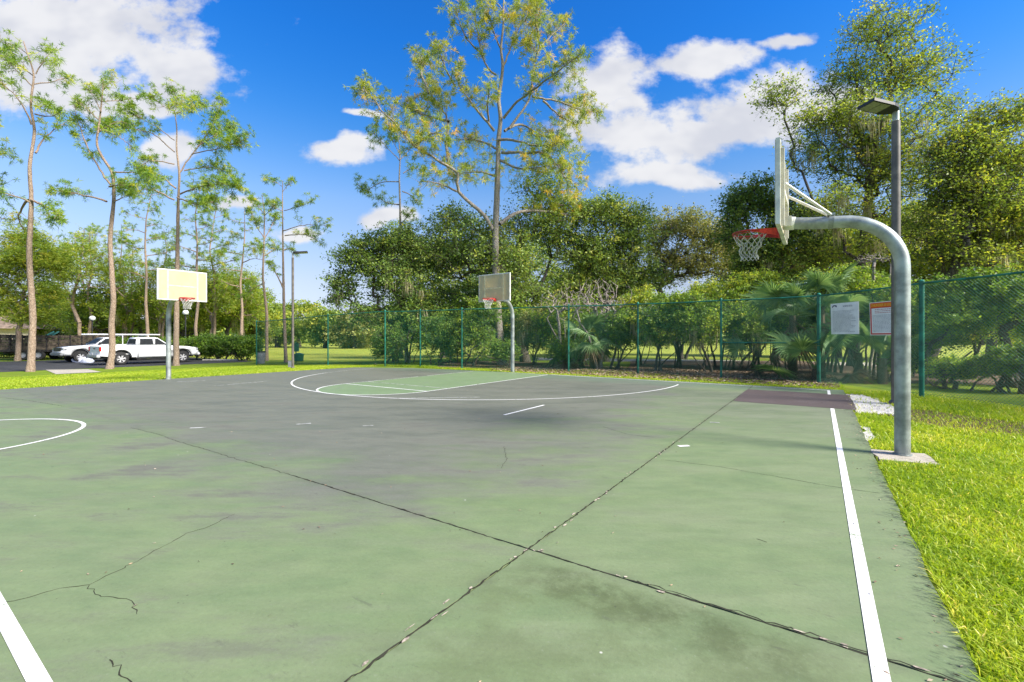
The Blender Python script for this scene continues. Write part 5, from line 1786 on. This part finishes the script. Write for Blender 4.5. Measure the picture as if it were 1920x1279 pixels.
for i, (px, top, w_, Y, lab) in enumerate(((150, 440, 55, 47, 'sunlit yellow-green pine crown above the three close trunks'), (235, 470, 50, 49, 'sunlit yellow-green crown behind the bent pine'), (300, 490, 48, 47, 'sunlit yellow-green crown left of the left backboard'),
                                           (400, 480, 52, 46, 'sunlit yellow-green crown right of the left backboard'), (455, 495, 44, 48, 'sunlit yellow-green crown above the right end of the hedge'))):
    crown_tree('pine_tree', at(px, 655, Y)[:2], [E_(px, top + 40, w_, 40, Y), E_(px - w_ * 0.5, top + 80, w_ * 0.7, 40, Y, 1), E_(px + w_ * 0.5, top + 75, w_ * 0.7, 40, Y, -1)],
               lab, 380 + i, 'sunlit crowns beyond the parking lot', leaf='pine_lime', bark='pine_bark', r0=0.2, n_cl=170, n_leaf=42, leaf_size=0.26, cl_r=0.9, tint=(0.42, 0.25), fork=3.0, aspect=0.25)
# canopy behind the front oaks
for i, (px, top, w_, Y, lf, lab) in enumerate(((830, 430, 95, 38, 'oak_leaf', 'oak in the second row, left of the tallest pine'), (985, 420, 95, 40, 'oak_leaf', 'oak in the second row, behind the far hoop'), (1120, 440, 90, 38, 'oak_leaf', 'oak in the second row, right of the far hoop'),
                                               (1420, 420, 90, 36, 'oak_leaf', 'oak in the second row, behind the near net'), (1570, 380, 95, 34, 'oak_leaf_light', 'oak in the second row, behind the near hoop arm'), (1720, 360, 100, 31, 'oak_leaf_light', 'oak in the second row, behind the tall light pole'),
                                               (1860, 350, 110, 29, 'oak_leaf_light', 'oak in the second row, above the right fence section'), (2010, 330, 110, 27, 'oak_leaf_light', 'oak in the second row, reaching past the right frame edge'))):
    crown_tree('oak_tree', at(px, 665, Y)[:2], [E_(px, top + 60, w_ * 0.9, 55, Y), E_(px - w_ * 0.5, top + 120, w_ * 0.8, 55, Y, 1), E_(px + w_ * 0.5, top + 115, w_ * 0.8, 55, Y, -1), E_(px, top + 175, w_, 35, Y, 1)],
               lab, 360 + i, OG, leaf=lf, r0=0.25, n_cl=420, n_leaf=46, leaf_size=0.21, cl_r=0.8, tint=(0.42, 0.26), fork=2.2, moss=10)
# far row across the fairway
for i, (px, top, w_, Y, lf, lab) in enumerate(((560, 560, 60, 88, 'oak_leaf_light', 'yellowish far tree right of the slim light pole'), (520, 575, 50, 84, 'oak_leaf', 'far oak seen through the left fence section'), (610, 575, 50, 80, 'oak_leaf', 'far dark oak beyond the fairway, left of the oak row'),
                                               (665, 585, 46, 76, 'oak_leaf_brown', 'far oak beside the beige house'), (720, 590, 50, 82, 'oak_leaf', 'far oak behind the beige house'), (1240, 590, 90, 95, 'oak_leaf', 'far oak glimpsed behind the vase-shaped tree'),
                                               (1420, 590, 90, 92, 'oak_leaf', 'far oak glimpsed behind the palms'), (1650, 585, 90, 85, 'oak_leaf', 'far oak glimpsed behind the two notices'), (1840, 590, 90, 90, 'oak_leaf', 'far oak glimpsed through the right fence section'),
                                               (860, 590, 90, 95, 'oak_leaf', 'far oak glimpsed left of the far hoop'), (1060, 590, 90, 98, 'oak_leaf', 'far oak glimpsed right of the far hoop'))):
    crown_tree('oak_tree', at(px, 648, Y)[:2], [E_(px, top + 22, w_ * 0.75, 20, Y), E_(px - w_ * 0.5, top + 42, w_ * 0.5, 20, Y, 1), E_(px + w_ * 0.5, top + 40, w_ * 0.5, 20, Y, -1), E_(px, top + 55, w_ * 0.8, 14, Y, 1.5)],
               lab, 330 + i, 'oaks across the fairway', leaf=lf, r0=0.4, n_cl=150, n_leaf=60, leaf_size=0.42, cl_r=1.3, tint=(0.45, 0.26), moss=6, fork=2.2, moss_L=2.2)

# far wood that reads as one mass
r = np.random.default_rng(77)
n = 60000
ang = r.random(n) * math.radians(200) - math.radians(100)
rad = 150 + 40 * r.random(n)
X_, Y_ = rad * np.sin(ang), rad * np.cos(ang)
hm = 8.5 + 3.0 * np.sin(ang * 21) + 2.2 * np.sin(ang * 47 + 1) + 1.5 * np.sin(ang * 95 + 2)
Z_ = hm * r.random(n) ** 0.8
V, Q, T = leaf_quads(np.stack([X_, Y_, Z_], 1), 1.5, r, r.normal(0.4, 0.25, n), 0.6)
tag(np_mesh('far_woods', V, Q, M['oak_leaf'], None, {'tint': T}), 'dark band of far woods on the horizon', 'woods', kind='stuff')

# ------------------------------------------------------------------ shrubs, hedge
SG = 'shrubs behind the fence'


def shrub(px, py, Y, rx, ry, base_px, lab, seed, leaf='shrub_leaf', n_cl=90, n_leaf=60, ls=0.10, tint=(0.4, 0.25), stems=4, moss=0, group=SG, r0=0.05, extra=(), cl_r=0.34, kmin=0.25, bark='oak_bark'):
    n_cl = int(n_cl * 1.45) if n_leaf else n_cl
    el = [E_(px, py + 4, rx * 1.15, ry * 1.15, Y)] + [E_(a, b, c, d, Y, dy) for a, b, c, d, dy in extra]
    bx = at(base_px, 650, Y)
    return crown_tree('shrub', (bx[0], Y), el, lab, seed, group, 'shrub', leaf, bark, r0, None, n_cl, n_leaf, ls, cl_r, tint, 0.8, 0.35, moss, stems=stems, tw=0.0075, kmin=kmin)


shrub(1235, 608, 20.5, 46, 36, 1232, 'moss-hung shrub right of the middle fence post', 401, n_cl=120, moss=8, extra=((1255, 575, 40, 25, 0.5),))
shrub(1318, 600, 19.5, 44, 40, 1325, 'leafy green shrub left of the mid-rail fence section', 402, n_cl=130, moss=6, extra=((1290, 570, 36, 24, 0.4),), tint=(0.46, 0.25))
shrub(1165, 610, 21.5, 36, 34, 1155, 'low open shrub behind the fence right of the dead twiggy bush', 403, n_cl=80, moss=2)
shrub(1200, 556, 25, 44, 16, 1200, 'yellow-green shrub crown showing over the fence top, left one', 404, n_cl=80, tint=(0.75, 0.2), kmin=0.8, extra=((1180, 590, 40, 25, 0),))
shrub(1335, 545, 23.5, 56, 18, 1335, 'yellow-green shrub crown showing over the fence top, middle one', 405, n_cl=110, tint=(0.75, 0.2), kmin=0.8, extra=((1345, 585, 55, 25, 0),))
shrub(1420, 530, 22.5, 56, 22, 1415, 'bright shrub crown left of the palm fans', 406, n_cl=130, tint=(0.7, 0.2), kmin=0.8, extra=((1410, 580, 60, 30, 0),))
shrub(1580, 525, 19.5, 60, 26, 1585, 'leafy shrub crown above the white notice', 407, n_cl=150, tint=(0.6, 0.25), extra=((1590, 580, 60, 40, 0),), kmin=0.8)
shrub(1650, 560, 16.5, 44, 42, 1650, 'dark shrub behind the red-bordered notice', 408, n_cl=130, tint=(0.42, 0.25), extra=((1620, 600, 50, 30, 0.4),), kmin=0.6)
shrub(1768, 590, 14.6, 55, 50, 1745, 'forked dark shrub behind the right fence section', 409, n_cl=170, n_leaf=75, r0=0.06, stems=3, tint=(0.3, 0.22), extra=((1730, 640, 30, 28, 0.3), (1790, 545, 55, 25, 0)))
shrub(1885, 565, 14.0, 58, 48, 1893, 'three-trunked dark shrub tree at the right frame edge', 410, n_cl=190, n_leaf=75, r0=0.12, stems=3, tint=(0.33, 0.22), extra=((1850, 530, 40, 20, 0.5), (1960, 580, 60, 60, 0)), kmin=1.3)
shrub(1868, 682, 12.6, 44, 13, 1868, 'low spreading shrub at the foot of the right fence section', 411, n_cl=70, n_leaf=55, tint=(0.3, 0.2), kmin=0.1, ls=0.08, cl_r=0.22)
shrub(1790, 690, 13.4, 40, 14, 1790, 'low sprawling shrub left of the one at the right fence foot', 424, n_cl=60, n_leaf=50, tint=(0.35, 0.22), kmin=0.1, ls=0.09, cl_r=0.26)
shrub(1930, 670, 12.2, 50, 24, 1930, 'low shrub cut by the right frame edge behind the fence', 425, n_cl=80, n_leaf=50, tint=(0.3, 0.22), kmin=0.1, ls=0.09, cl_r=0.28)
shrub(1690, 670, 15.6, 36, 22, 1690, 'low shrub hidden behind the near hoop pole', 426, n_cl=70, n_leaf=50, tint=(0.3, 0.22), kmin=0.1, ls=0.1, cl_r=0.3)
shrub(728, 640, 25.2, 30, 32, 728, 'dark bush at the foot of the slender pine', 412, n_cl=90, tint=(0.25, 0.2), kmin=0.1)
shrub(815, 625, 24.5, 36, 42, 815, 'dark bush between two fence posts left of the tallest pine', 413, n_cl=110, tint=(0.28, 0.22), kmin=0.1, extra=((845, 650, 30, 26, 0),))
shrub(890, 630, 24.0, 40, 40, 890, 'bush just left of the tallest pine trunk', 414, n_cl=120, tint=(0.33, 0.24), kmin=0.1, extra=((905, 580, 36, 28, 0),))
shrub(1000, 620, 24.5, 36, 40, 1000, 'grey-green bush right of the far hoop pole', 415, leaf='oak_leaf_brown', n_cl=110, tint=(0.4, 0.24), kmin=0.1, moss=9, extra=((1040, 590, 34, 30, 0),))
shrub(775, 600, 26.0, 30, 44, 772, 'dark shrub behind the slender pine', 416, n_cl=90, tint=(0.25, 0.2), kmin=0.3)
shrub(1060, 655, 22.0, 30, 18, 1060, 'low dark bush at the fence foot right of the far hoop', 417, n_cl=50, tint=(0.3, 0.2), kmin=0.05)
shrub(1480, 600, 20.5, 60, 40, 1480, 'dark shrub behind the palm fans', 418, n_cl=130, tint=(0.3, 0.22), kmin=0.5)
shrub(945, 655, 22.8, 26, 18, 948, 'small bush at the foot of the tallest pine', 419, n_cl=50, tint=(0.3, 0.22), kmin=0.05)
shrub(1400, 610, 20.5, 40, 40, 1400, 'moss-draped shrub left of the palms', 420, n_cl=100, tint=(0.38, 0.24), kmin=0.5, moss=8)
for i, (px, py, Y, lab) in enumerate(((1100, 605, 24.5, 'green shrub filling in behind the dead twiggy bush'), (1270, 600, 23.0, 'shrub filling in between the moss-hung shrub and the leafy one'), (1365, 595, 22.0, 'shrub filling in behind the post of the mid rail'),
                                      (1450, 590, 21.5, 'shrub filling in behind the left palm'), (1545, 600, 20.0, 'shrub filling in behind the corner post palm'), (1610, 600, 19.0, 'shrub filling in behind the two notices'), (1700, 590, 17.5, 'shrub filling in behind the near hoop pole'),
                                      (1830, 600, 16.5, 'shrub filling in between the forked and the three-trunked shrub'), (955, 600, 26.0, 'shrub filling in behind the far hoop pole'), (850, 610, 26.5, 'shrub filling in left of the far hoop net'), (1045, 615, 24.0, 'shrub filling in beside the far drooping palm'))):
    shrub(px, py - 6, Y, 46, 44, px, lab, 470 + i, n_cl=110, n_leaf=56, tint=(0.45, 0.28), kmin=0.55, ls=0.12, cl_r=0.42)
# dead twiggy bushes
shrub(1120, 555, 21.6, 56, 38, 1118, 'dead pale twiggy bush rising over the fence right of the far hoop', 421, n_cl=330, n_leaf=0, r0=0.09, stems=5, kmin=0.8, bark='dry_twig')
shrub(1055, 560, 22.6, 40, 34, 1060, 'smaller dead twiggy bush close to the far hoop', 422, n_cl=200, n_leaf=0, r0=0.07, stems=4, kmin=0.8, bark='dry_twig')
shrub(1640, 480, 17.0, 40, 12, 1640, 'dry bare twigs above the red-bordered notice', 423, n_cl=120, n_leaf=0, r0=0.05, stems=2, kmin=0.8, bark='dry_twig')

HG = 'clipped hedge shrubs along the parking lot'
for i in range(15):
    t = i / 14
    if i < 6:
        px = 468 - i * 20
        Yh = 36.5 + 0.2 * i
        lab = ['first', 'second', 'third', 'fourth', 'fifth', 'sixth'][i] + ' clipped hedge shrub counted from the left fence end'
    else:
        px = 330 - (i - 6) * 42
        Yh = 39.0 + 0.35 * (i - 6)
        lab = 'hedge shrub behind the vehicles, number ' + ['one', 'two', 'three', 'four', 'five', 'six', 'seven', 'eight', 'nine'][i - 6] + ' from the crew-cab pickup nose leftwards'
    wpx = 22 if i < 6 else 30
    top = 628 if i < 6 else 634
    shrub(px, top + 14, Yh, wpx, 15, px, lab, 440 + i, 'hedge_leaf', n_cl=80, n_leaf=60, ls=0.12, tint=(0.42, 0.24), group=HG, cl_r=0.36, kmin=0.15, extra=((px, top + 30, wpx * 0.85, 12, 0.2),))


# ------------------------------------------------------------------ palms
def fan_mesh(dead, seed):
    """one fan frond: stalk along +x, then folded leaflets"""
    r = np.random.default_rng(seed)
    V, Q, T = [], [], []
    SL = 1.0
    for s in (-1, 1):
        pass
    # stalk as thin strip prism
    n0 = 0
    for a, b in ((0.0, 0.5), (0.5, SL)):
        for sy, sz in ((1, 0), (0, 1)):
            w1 = 0.014
            V += [(a, -w1 * sy, -w1 * sz), (a, w1 * sy, w1 * sz), (b, w1 * sy, w1 * sz), (b, -w1 * sy, -w1 * sz)]
            Q.append((n0, n0 + 1, n0 + 2, n0 + 3))
            T += [0.5] * 4
            n0 += 4
    nl = 30
    for k in range(nl):
        a = math.radians(-125 + 250 * k / (nl - 1))
        L = 0.75 * (0.72 + 0.28 * math.cos(a * 0.6)) * (0.85 + 0.25 * r.random())
        d = np.array([math.cos(a), math.sin(a), 0.12 * math.cos(a)])
        s = np.array([-math.sin(a), math.cos(a), 0])
        o = np.array([SL - 0.03, 0, 0])
        w = 0.030
        mid = o + d * L * 0.55
        tip = o + d * L + np.array([0, 0, -(0.10 + 0.12 * r.random()) - (0.45 * r.random() if dead else 0)])
        z = np.array([0, 0, 0.018])
        V += [tuple(o), tuple(mid - s * w + z), tuple(tip), tuple(mid - z)]
        V += [tuple(o), tuple(mid - z), tuple(tip), tuple(mid + s * w + z)]
        Q += [(n0, n0 + 1, n0 + 2, n0 + 3), (n0 + 4, n0 + 5, n0 + 6, n0 + 7)]
        tt = float(np.clip(r.normal(0.5, 0.25), 0, 1))
        T += [tt] * 8
        n0 += 8
    return np.array(V), np.array(Q), np.array(T)


FAN = {}


def fan_data(dead, i):
    if (dead, i) not in FAN:
        V, Q, T = fan_mesh(dead, i + (50 if dead else 0))
        o = np_mesh('frond', V, Q, M['palm_dead' if dead else 'palm_leaf'], None, {'tint': T})
        FAN[(dead, i)] = o.data
        bpy.data.objects.remove(o)
    return FAN[(dead, i)]


def palm(px, Y, crown_py, label, seed, n=12, size=1.0, trunk_r=0.11, dead=4, spread=(0.1, 1.2), lean=0.0, group='fan palms behind the fence', dead_base=0):
    r = random.Random(seed)
    b = at(px, 650, Y)
    zc = max(0.12, at(px, crown_py, Y)[2])
    root = empty('fan_palm', (b[0], Y, -0.03), 0, label, 'palm', group)
    mb = MB()
    k = 8
    mb.tube([(lean * (i / k) ** 2, 0, -0.1 + (zc + 0.1) * i / k) for i in range(k + 1)], [trunk_r * (1.25 - 0.3 * i / k) for i in range(k + 1)], 10)
    for i in range(int(zc / 0.07)):
        a = r.random() * 6.28
        z = 0.05 + 0.07 * i
        c, s = math.cos(a), math.sin(a)
        rr = trunk_r * 1.05
        mb.bar((c * rr * 0.8, s * rr * 0.8, z), (c * (rr + 0.10), s * (rr + 0.10), z + 0.13), 0.04, 0.015)
    mb.build('trunk', M['palm_bark'], root)
    for i in range(n + dead):
        dd = i >= n
        o = bpy.data.objects.new('frond', fan_data(dd, r.randrange(4)))
        COL.objects.link(o)
        o.parent = root
        az = i * 2.4 + r.uniform(-0.3, 0.3)
        el = r.uniform(*spread) if not dd else r.uniform(-1.2, -0.5)
        o.rotation_euler = Matrix.Rotation(az, 3, 'Z').to_4x4().to_euler()
        o.rotation_euler = (Matrix.Rotation(az, 3, 'Z') @ Matrix.Rotation(-el, 3, 'Y') @ Matrix.Rotation(r.uniform(-0.7, 0.7), 3, 'X')).to_euler()
        o.location = (lean, 0, zc + r.uniform(-0.1, 0.1)) if not dd else (lean, 0, max(0.35, zc - 0.15))
        q = size * r.uniform(0.8, 1.15)
        o.scale = (q, q, q)
    return root


palm(1486, 16.8, 590, 'fan palm with fronds spreading over the fence top, left of the corner post', 501, n=13, size=1.06, dead=6)
palm(1540, 16.4, 570, 'fan palm just behind the corner fence post', 502, n=11, size=1.02, dead=3)
palm(1528, 15.5, 690, 'low young palm with upright fan at the foot of the corner post', 503, n=7, size=1.15, dead=4, spread=(0.7, 1.35), trunk_r=0.09)
palm(1610, 15.6, 660, 'low palm under the white notice', 504, n=10, size=0.95, dead=3)
palm(1420, 17.2, 692, 'collapsed palm of brown dead fronds under the mid rail', 505, n=3, size=1.1, dead=9)
palm(1655, 14.8, 670, 'low palm under the red-bordered notice', 506, n=9, size=0.9, dead=2)
palm(1110, 21.8, 625, 'drooping fan palm in front of the dead twiggy bush', 507, n=14, size=1.1, dead=2, spread=(-0.7, 0.8))
palm(1090, 22.3, 640, 'second drooping fan palm close to the far hoop', 508, n=12, size=1.2, dead=3, spread=(-0.6, 0.8))

# ------------------------------------------------------------------ buildings far off
x, y = at(676, 648, 105)[:2]
hs = empty('house', (x, y, -0.03), 0.1, 'low beige house across the fairway', 'house')
MB().box((0, 0, 1.3), (8, 6, 2.6)).build('wall', M['stucco'], hs)
MB().add([(-4.6, -3.6, 2.6), (4.6, -3.6, 2.6), (4.6, 3.6, 2.6), (-4.6, 3.6, 2.6), (-2, 0, 4.3), (2, 0, 4.3)], [(0, 1, 5, 4), (1, 2, 5), (2, 3, 4, 5), (3, 0, 4), (3, 2, 1, 0)]).build('roof', M['roof_tile'], hs)
for xx in (-2.2, 0.4, 2.6):
    w0 = MB().box((xx, -3.02, 1.5), (1.1, 0.06, 1.1)).build('window', M['sign_white'], hs)
    MB().box((xx, -3.06, 1.5), (0.95, 0.03, 0.95)).build('pane', M['car_glass'], w0)
MB().box((-0.9, -3.02, 1.05), (0.95, 0.06, 2.05)).build('door', M['board_brown'], hs)
x, y = at(-10, 640, 50)[:2]
hs = empty('house', (x - 3, y, -0.03), 0.55, 'house with brown tiled roof at the far left behind the hedge', 'house')
MB().box((0, 0, 1.25), (12, 8, 2.5)).build('wall', M['stucco'], hs)
MB().add([(-6.8, -4.8, 2.5), (6.8, -4.8, 2.5), (6.8, 4.8, 2.5), (-6.8, 4.8, 2.5), (-3, 0, 4.6), (3, 0, 4.6)], [(0, 1, 5, 4), (1, 2, 5), (2, 3, 4, 5), (3, 0, 4), (3, 2, 1, 0)]).build('roof', M['roof_tile'], hs)


# ------------------------------------------------------------------ grass, litter, gravel
def blades(P, h, w, r, tint, name, lean=0.55, label=None):
    n = len(P)
    a = r.random(n) * 2 * math.pi
    b = r.random(n) * 2 * math.pi
    hh = (h * (0.5 + 0.8 * r.random(n)))[:, None]
    ln = (lean * (0.3 + r.random(n)))[:, None]
    s = np.stack([np.cos(a), np.sin(a), np.zeros(n)], 1) * w * (0.6 + 0.8 * r.random(n))[:, None]
    d = np.stack([np.cos(b), np.sin(b), np.zeros(n)], 1)
    up = np.array([0, 0, 1.0])
    B = P
    Mi = P + up * hh * 0.6 + d * hh * ln * 0.45
    Ti = P + up * hh * (0.95 - 0.25 * ln) + d * hh * ln * 1.25
    V = np.stack([B - s * 0.5, B + s * 0.5, Mi + s * 0.45, Mi - s * 0.45, Mi - s * 0.45, Mi + s * 0.45, Ti + s * 0.06, Ti - s * 0.06], 1).reshape(-1, 3)
    Q = np.arange(n * 8).reshape(-1, 4)
    T = np.repeat(np.clip(tint, 0, 1), 8)
    o = np_mesh(name, V, Q, M['grass_blade'], None, {'tint': T})
    return tag(o, label, 'grass', kind='stuff')


def pnoise(P, s, seed):
    r = np.random.default_rng(seed)
    o = np.zeros(len(P))
    for k in range(6):
        a = r.random() * 6.28
        f = s * (0.6 + r.random() * 1.6)
        o += np.sin((P[:, 0] * math.cos(a) + P[:, 1] * math.sin(a)) * f + r.random() * 6.28)
    return o / 6


r = np.random.default_rng(5)
# near strip right of the court: denser the closer it is
PP = []
for y0, y1, dens in ((0.9, 3.2, 5600), (3.2, 5.5, 3600), (5.5, 8.5, 1700), (8.5, 12.5, 800)):
    n = int((y1 - y0) * 12 * dens)
    Yv = y0 + (y1 - y0) * r.random(n)
    Xv = r.random(n) * 12
    k = (-Xv * CT + Yv * ST < -0.588) & (Xv < 1.16 * Yv + 1.2) & (Xv < 11.2)
    PP.append(np.stack([Xv[k], Yv[k], np.full(k.sum(), -0.03)], 1))
P = np.concatenate(PP)


def inside(P, poly):
    x, y = P[:, 0], P[:, 1]
    c = np.zeros(len(P), bool)
    m = len(poly)
    for i in range(m):
        (x0, y0), (x1, y1) = poly[i], poly[(i + 1) % m]
        c ^= ((y0 > y) != (y1 > y)) & (x < (x1 - x0) * (y - y0) / (y1 - y0 + 1e-12) + x0)
    return c


bare = inside(P, [gp(1640, 762), gp(1760, 770), gp(1990, 800), gp(2060, 850), gp(1900, 815), gp(1740, 798), gp(1640, 775)]) & (r.random(len(P)) < 0.72)
grav = inside(P, [gp(1584, 738), gp(1625, 741), gp(1652, 752), gp(1700, 772), gp(1680, 776), gp(1604, 773)]) & (r.random(len(P)) < 0.93)
grav |= inside(P, [gp(1612, 797), gp(1630, 800), gp(1648, 820), gp(1625, 826)]) & (r.random(len(P)) < 0.8)
pd = inside(P, [gp(1626, 839), gp(1742, 849), gp(1770, 873), gp(1650, 864)])
P = P[~(bare | grav | pd)]
tn = 0.42 + 0.32 * pnoise(P, 2.2, 1) + r.normal(0, 0.15, len(P)) + np.where(r.random(len(P)) < 0.05, 0.55, 0)
h_ = 0.075 + 0.012 * pnoise(P, 3.0, 2)
blades(P, h_, 0.0078 + 0.0007 * np.clip(P[:, 1] - 3, 0, 8)[:, None], r, tn, 'grass', 0.9, 'bright long-bladed grass along the right court edge')
# left lawn and the strip under the fence
n = 210000
U_, V_ = 19.45 + 11.3 * r.random(n), -2 + 19 * r.random(n)
P1 = np.stack([-U_ * CT + V_ * ST, U_ * ST + V_ * CT, np.full(n, -0.03)], 1)
P1[:, 2] += gz_np(P1)
n = 60000
U2, V2 = -0.6 + 21 * r.random(n), 15.9 + 3.4 * r.random(n) ** 1.3
P2 = np.stack([-U2 * CT + V2 * ST, U2 * ST + V2 * CT, np.full(n, -0.03)], 1)
mul = inside(P2, mulch_pts) | inside(P2, [gp(820, 688), gp(960, 692), gp(1080, 695), gp(1120, 684), gp(950, 676), gp(820, 678)])
P2 = P2[~(mul & (r.random(n) < 0.96)) & ~((U2 > 11) & (V2 < 16.2))]
P = np.concatenate([P1, P2])
uu = -P[:, 0] * CT + P[:, 1] * ST
vv_ = P[:, 0] * ST + P[:, 1] * CT
P = P[~((uu < UL + 0.05) & (vv_ < 14.4))]
P = P[(np.abs(P[:, 0]) < 1.2 * P[:, 1] + 1)]
P = P[~inside(P, [gp(85, 693), gp(165, 692), gp(190, 697), gp(105, 701)])]
tn = 0.42 + 0.2 * pnoise(P, 0.9, 3) + r.normal(0, 0.14, len(P)) + np.where(r.random(len(P)) < 0.04, 0.5, 0)
blades(P, 0.065, 0.017, r, tn, 'grass', 0.7, 'mown green grass of the left lawn and fence strip')
# fallen leaves in the beds behind the fence
n = 14000
U_, V_ = -0.5 + 13 * r.random(n), 16.4 + 5.5 * r.random(n)
C = np.stack([-U_ * CT + V_ * ST, U_ * ST + V_ * CT, np.full(n, 0.0) + 0.03 * r.random(n)], 1)
V, Q, T = leaf_quads(C, 0.09, r, r.normal(0.45, 0.3, n), 0.5, 0.85)
tag(np_mesh('leaf_litter', V, Q, M['litter'], None, {'tint': T}), 'fallen brown leaves under the fence shrubs', 'leaf litter', kind='stuff')
# pebbles of the gravel patch
n = 2600
Pg = np.stack([6.5 + 4.5 * r.random(n), 7.5 + 4.5 * r.random(n), np.full(n, -0.012)], 1)
Pg = Pg[inside(Pg, [gp(1580, 737), gp(1629, 740), gp(1657, 752), gp(1706, 773), gp(1680, 778), gp(1602, 774)]) | inside(Pg, [gp(1609, 795), gp(1632, 800), gp(1652, 821), gp(1625, 829)])]
base = np.array([[1, 0, 0], [0, 1, 0], [-1, 0, 0], [0, -1, 0], [0, 0, 1.0], [0, 0, -1.0]])
sz = (0.010 + 0.018 * r.random(len(Pg)))[:, None, None]
V = (Pg[:, None, :] + base[None] * sz * (0.6 + 0.6 * r.random((len(Pg), 6, 1)))).reshape(-1, 3)
Q = np.concatenate([np.arange(len(Pg))[:, None] * 6 + np.array(f) for f in ((0, 1, 4), (1, 2, 4), (2, 3, 4), (3, 0, 4), (1, 0, 5), (2, 1, 5), (3, 2, 5), (0, 3, 5))])
tag(np_mesh('gravel', V, Q, M['white_gravel']), 'white pebbles of the gravel patch by the court corner', 'gravel', kind='stuff')

# bits of leaf, bark and grass blown onto the court
n = 420
U_ = np.where(r.random(n) < 0.55, -0.57 + np.abs(r.normal(0, 0.16, n)), r.random(n) * 9 - 0.4)
V_ = 0.6 + 15 * r.random(n) ** 1.5
C = np.stack([-U_ * CT + V_ * ST, U_ * ST + V_ * CT, np.full(n, 0.006)], 1)
V, Q, T = leaf_quads(C, 0.026, r, r.random(n), 0.35, 0.97)
V[:, 2] = np.clip(V[:, 2], 0.0042, 0.012)
tag(np_mesh('leaf_debris', V, Q, M['litter'], None, {'tint': T}), 'small dry leaf scraps scattered on the court', 'leaf litter', kind='stuff')
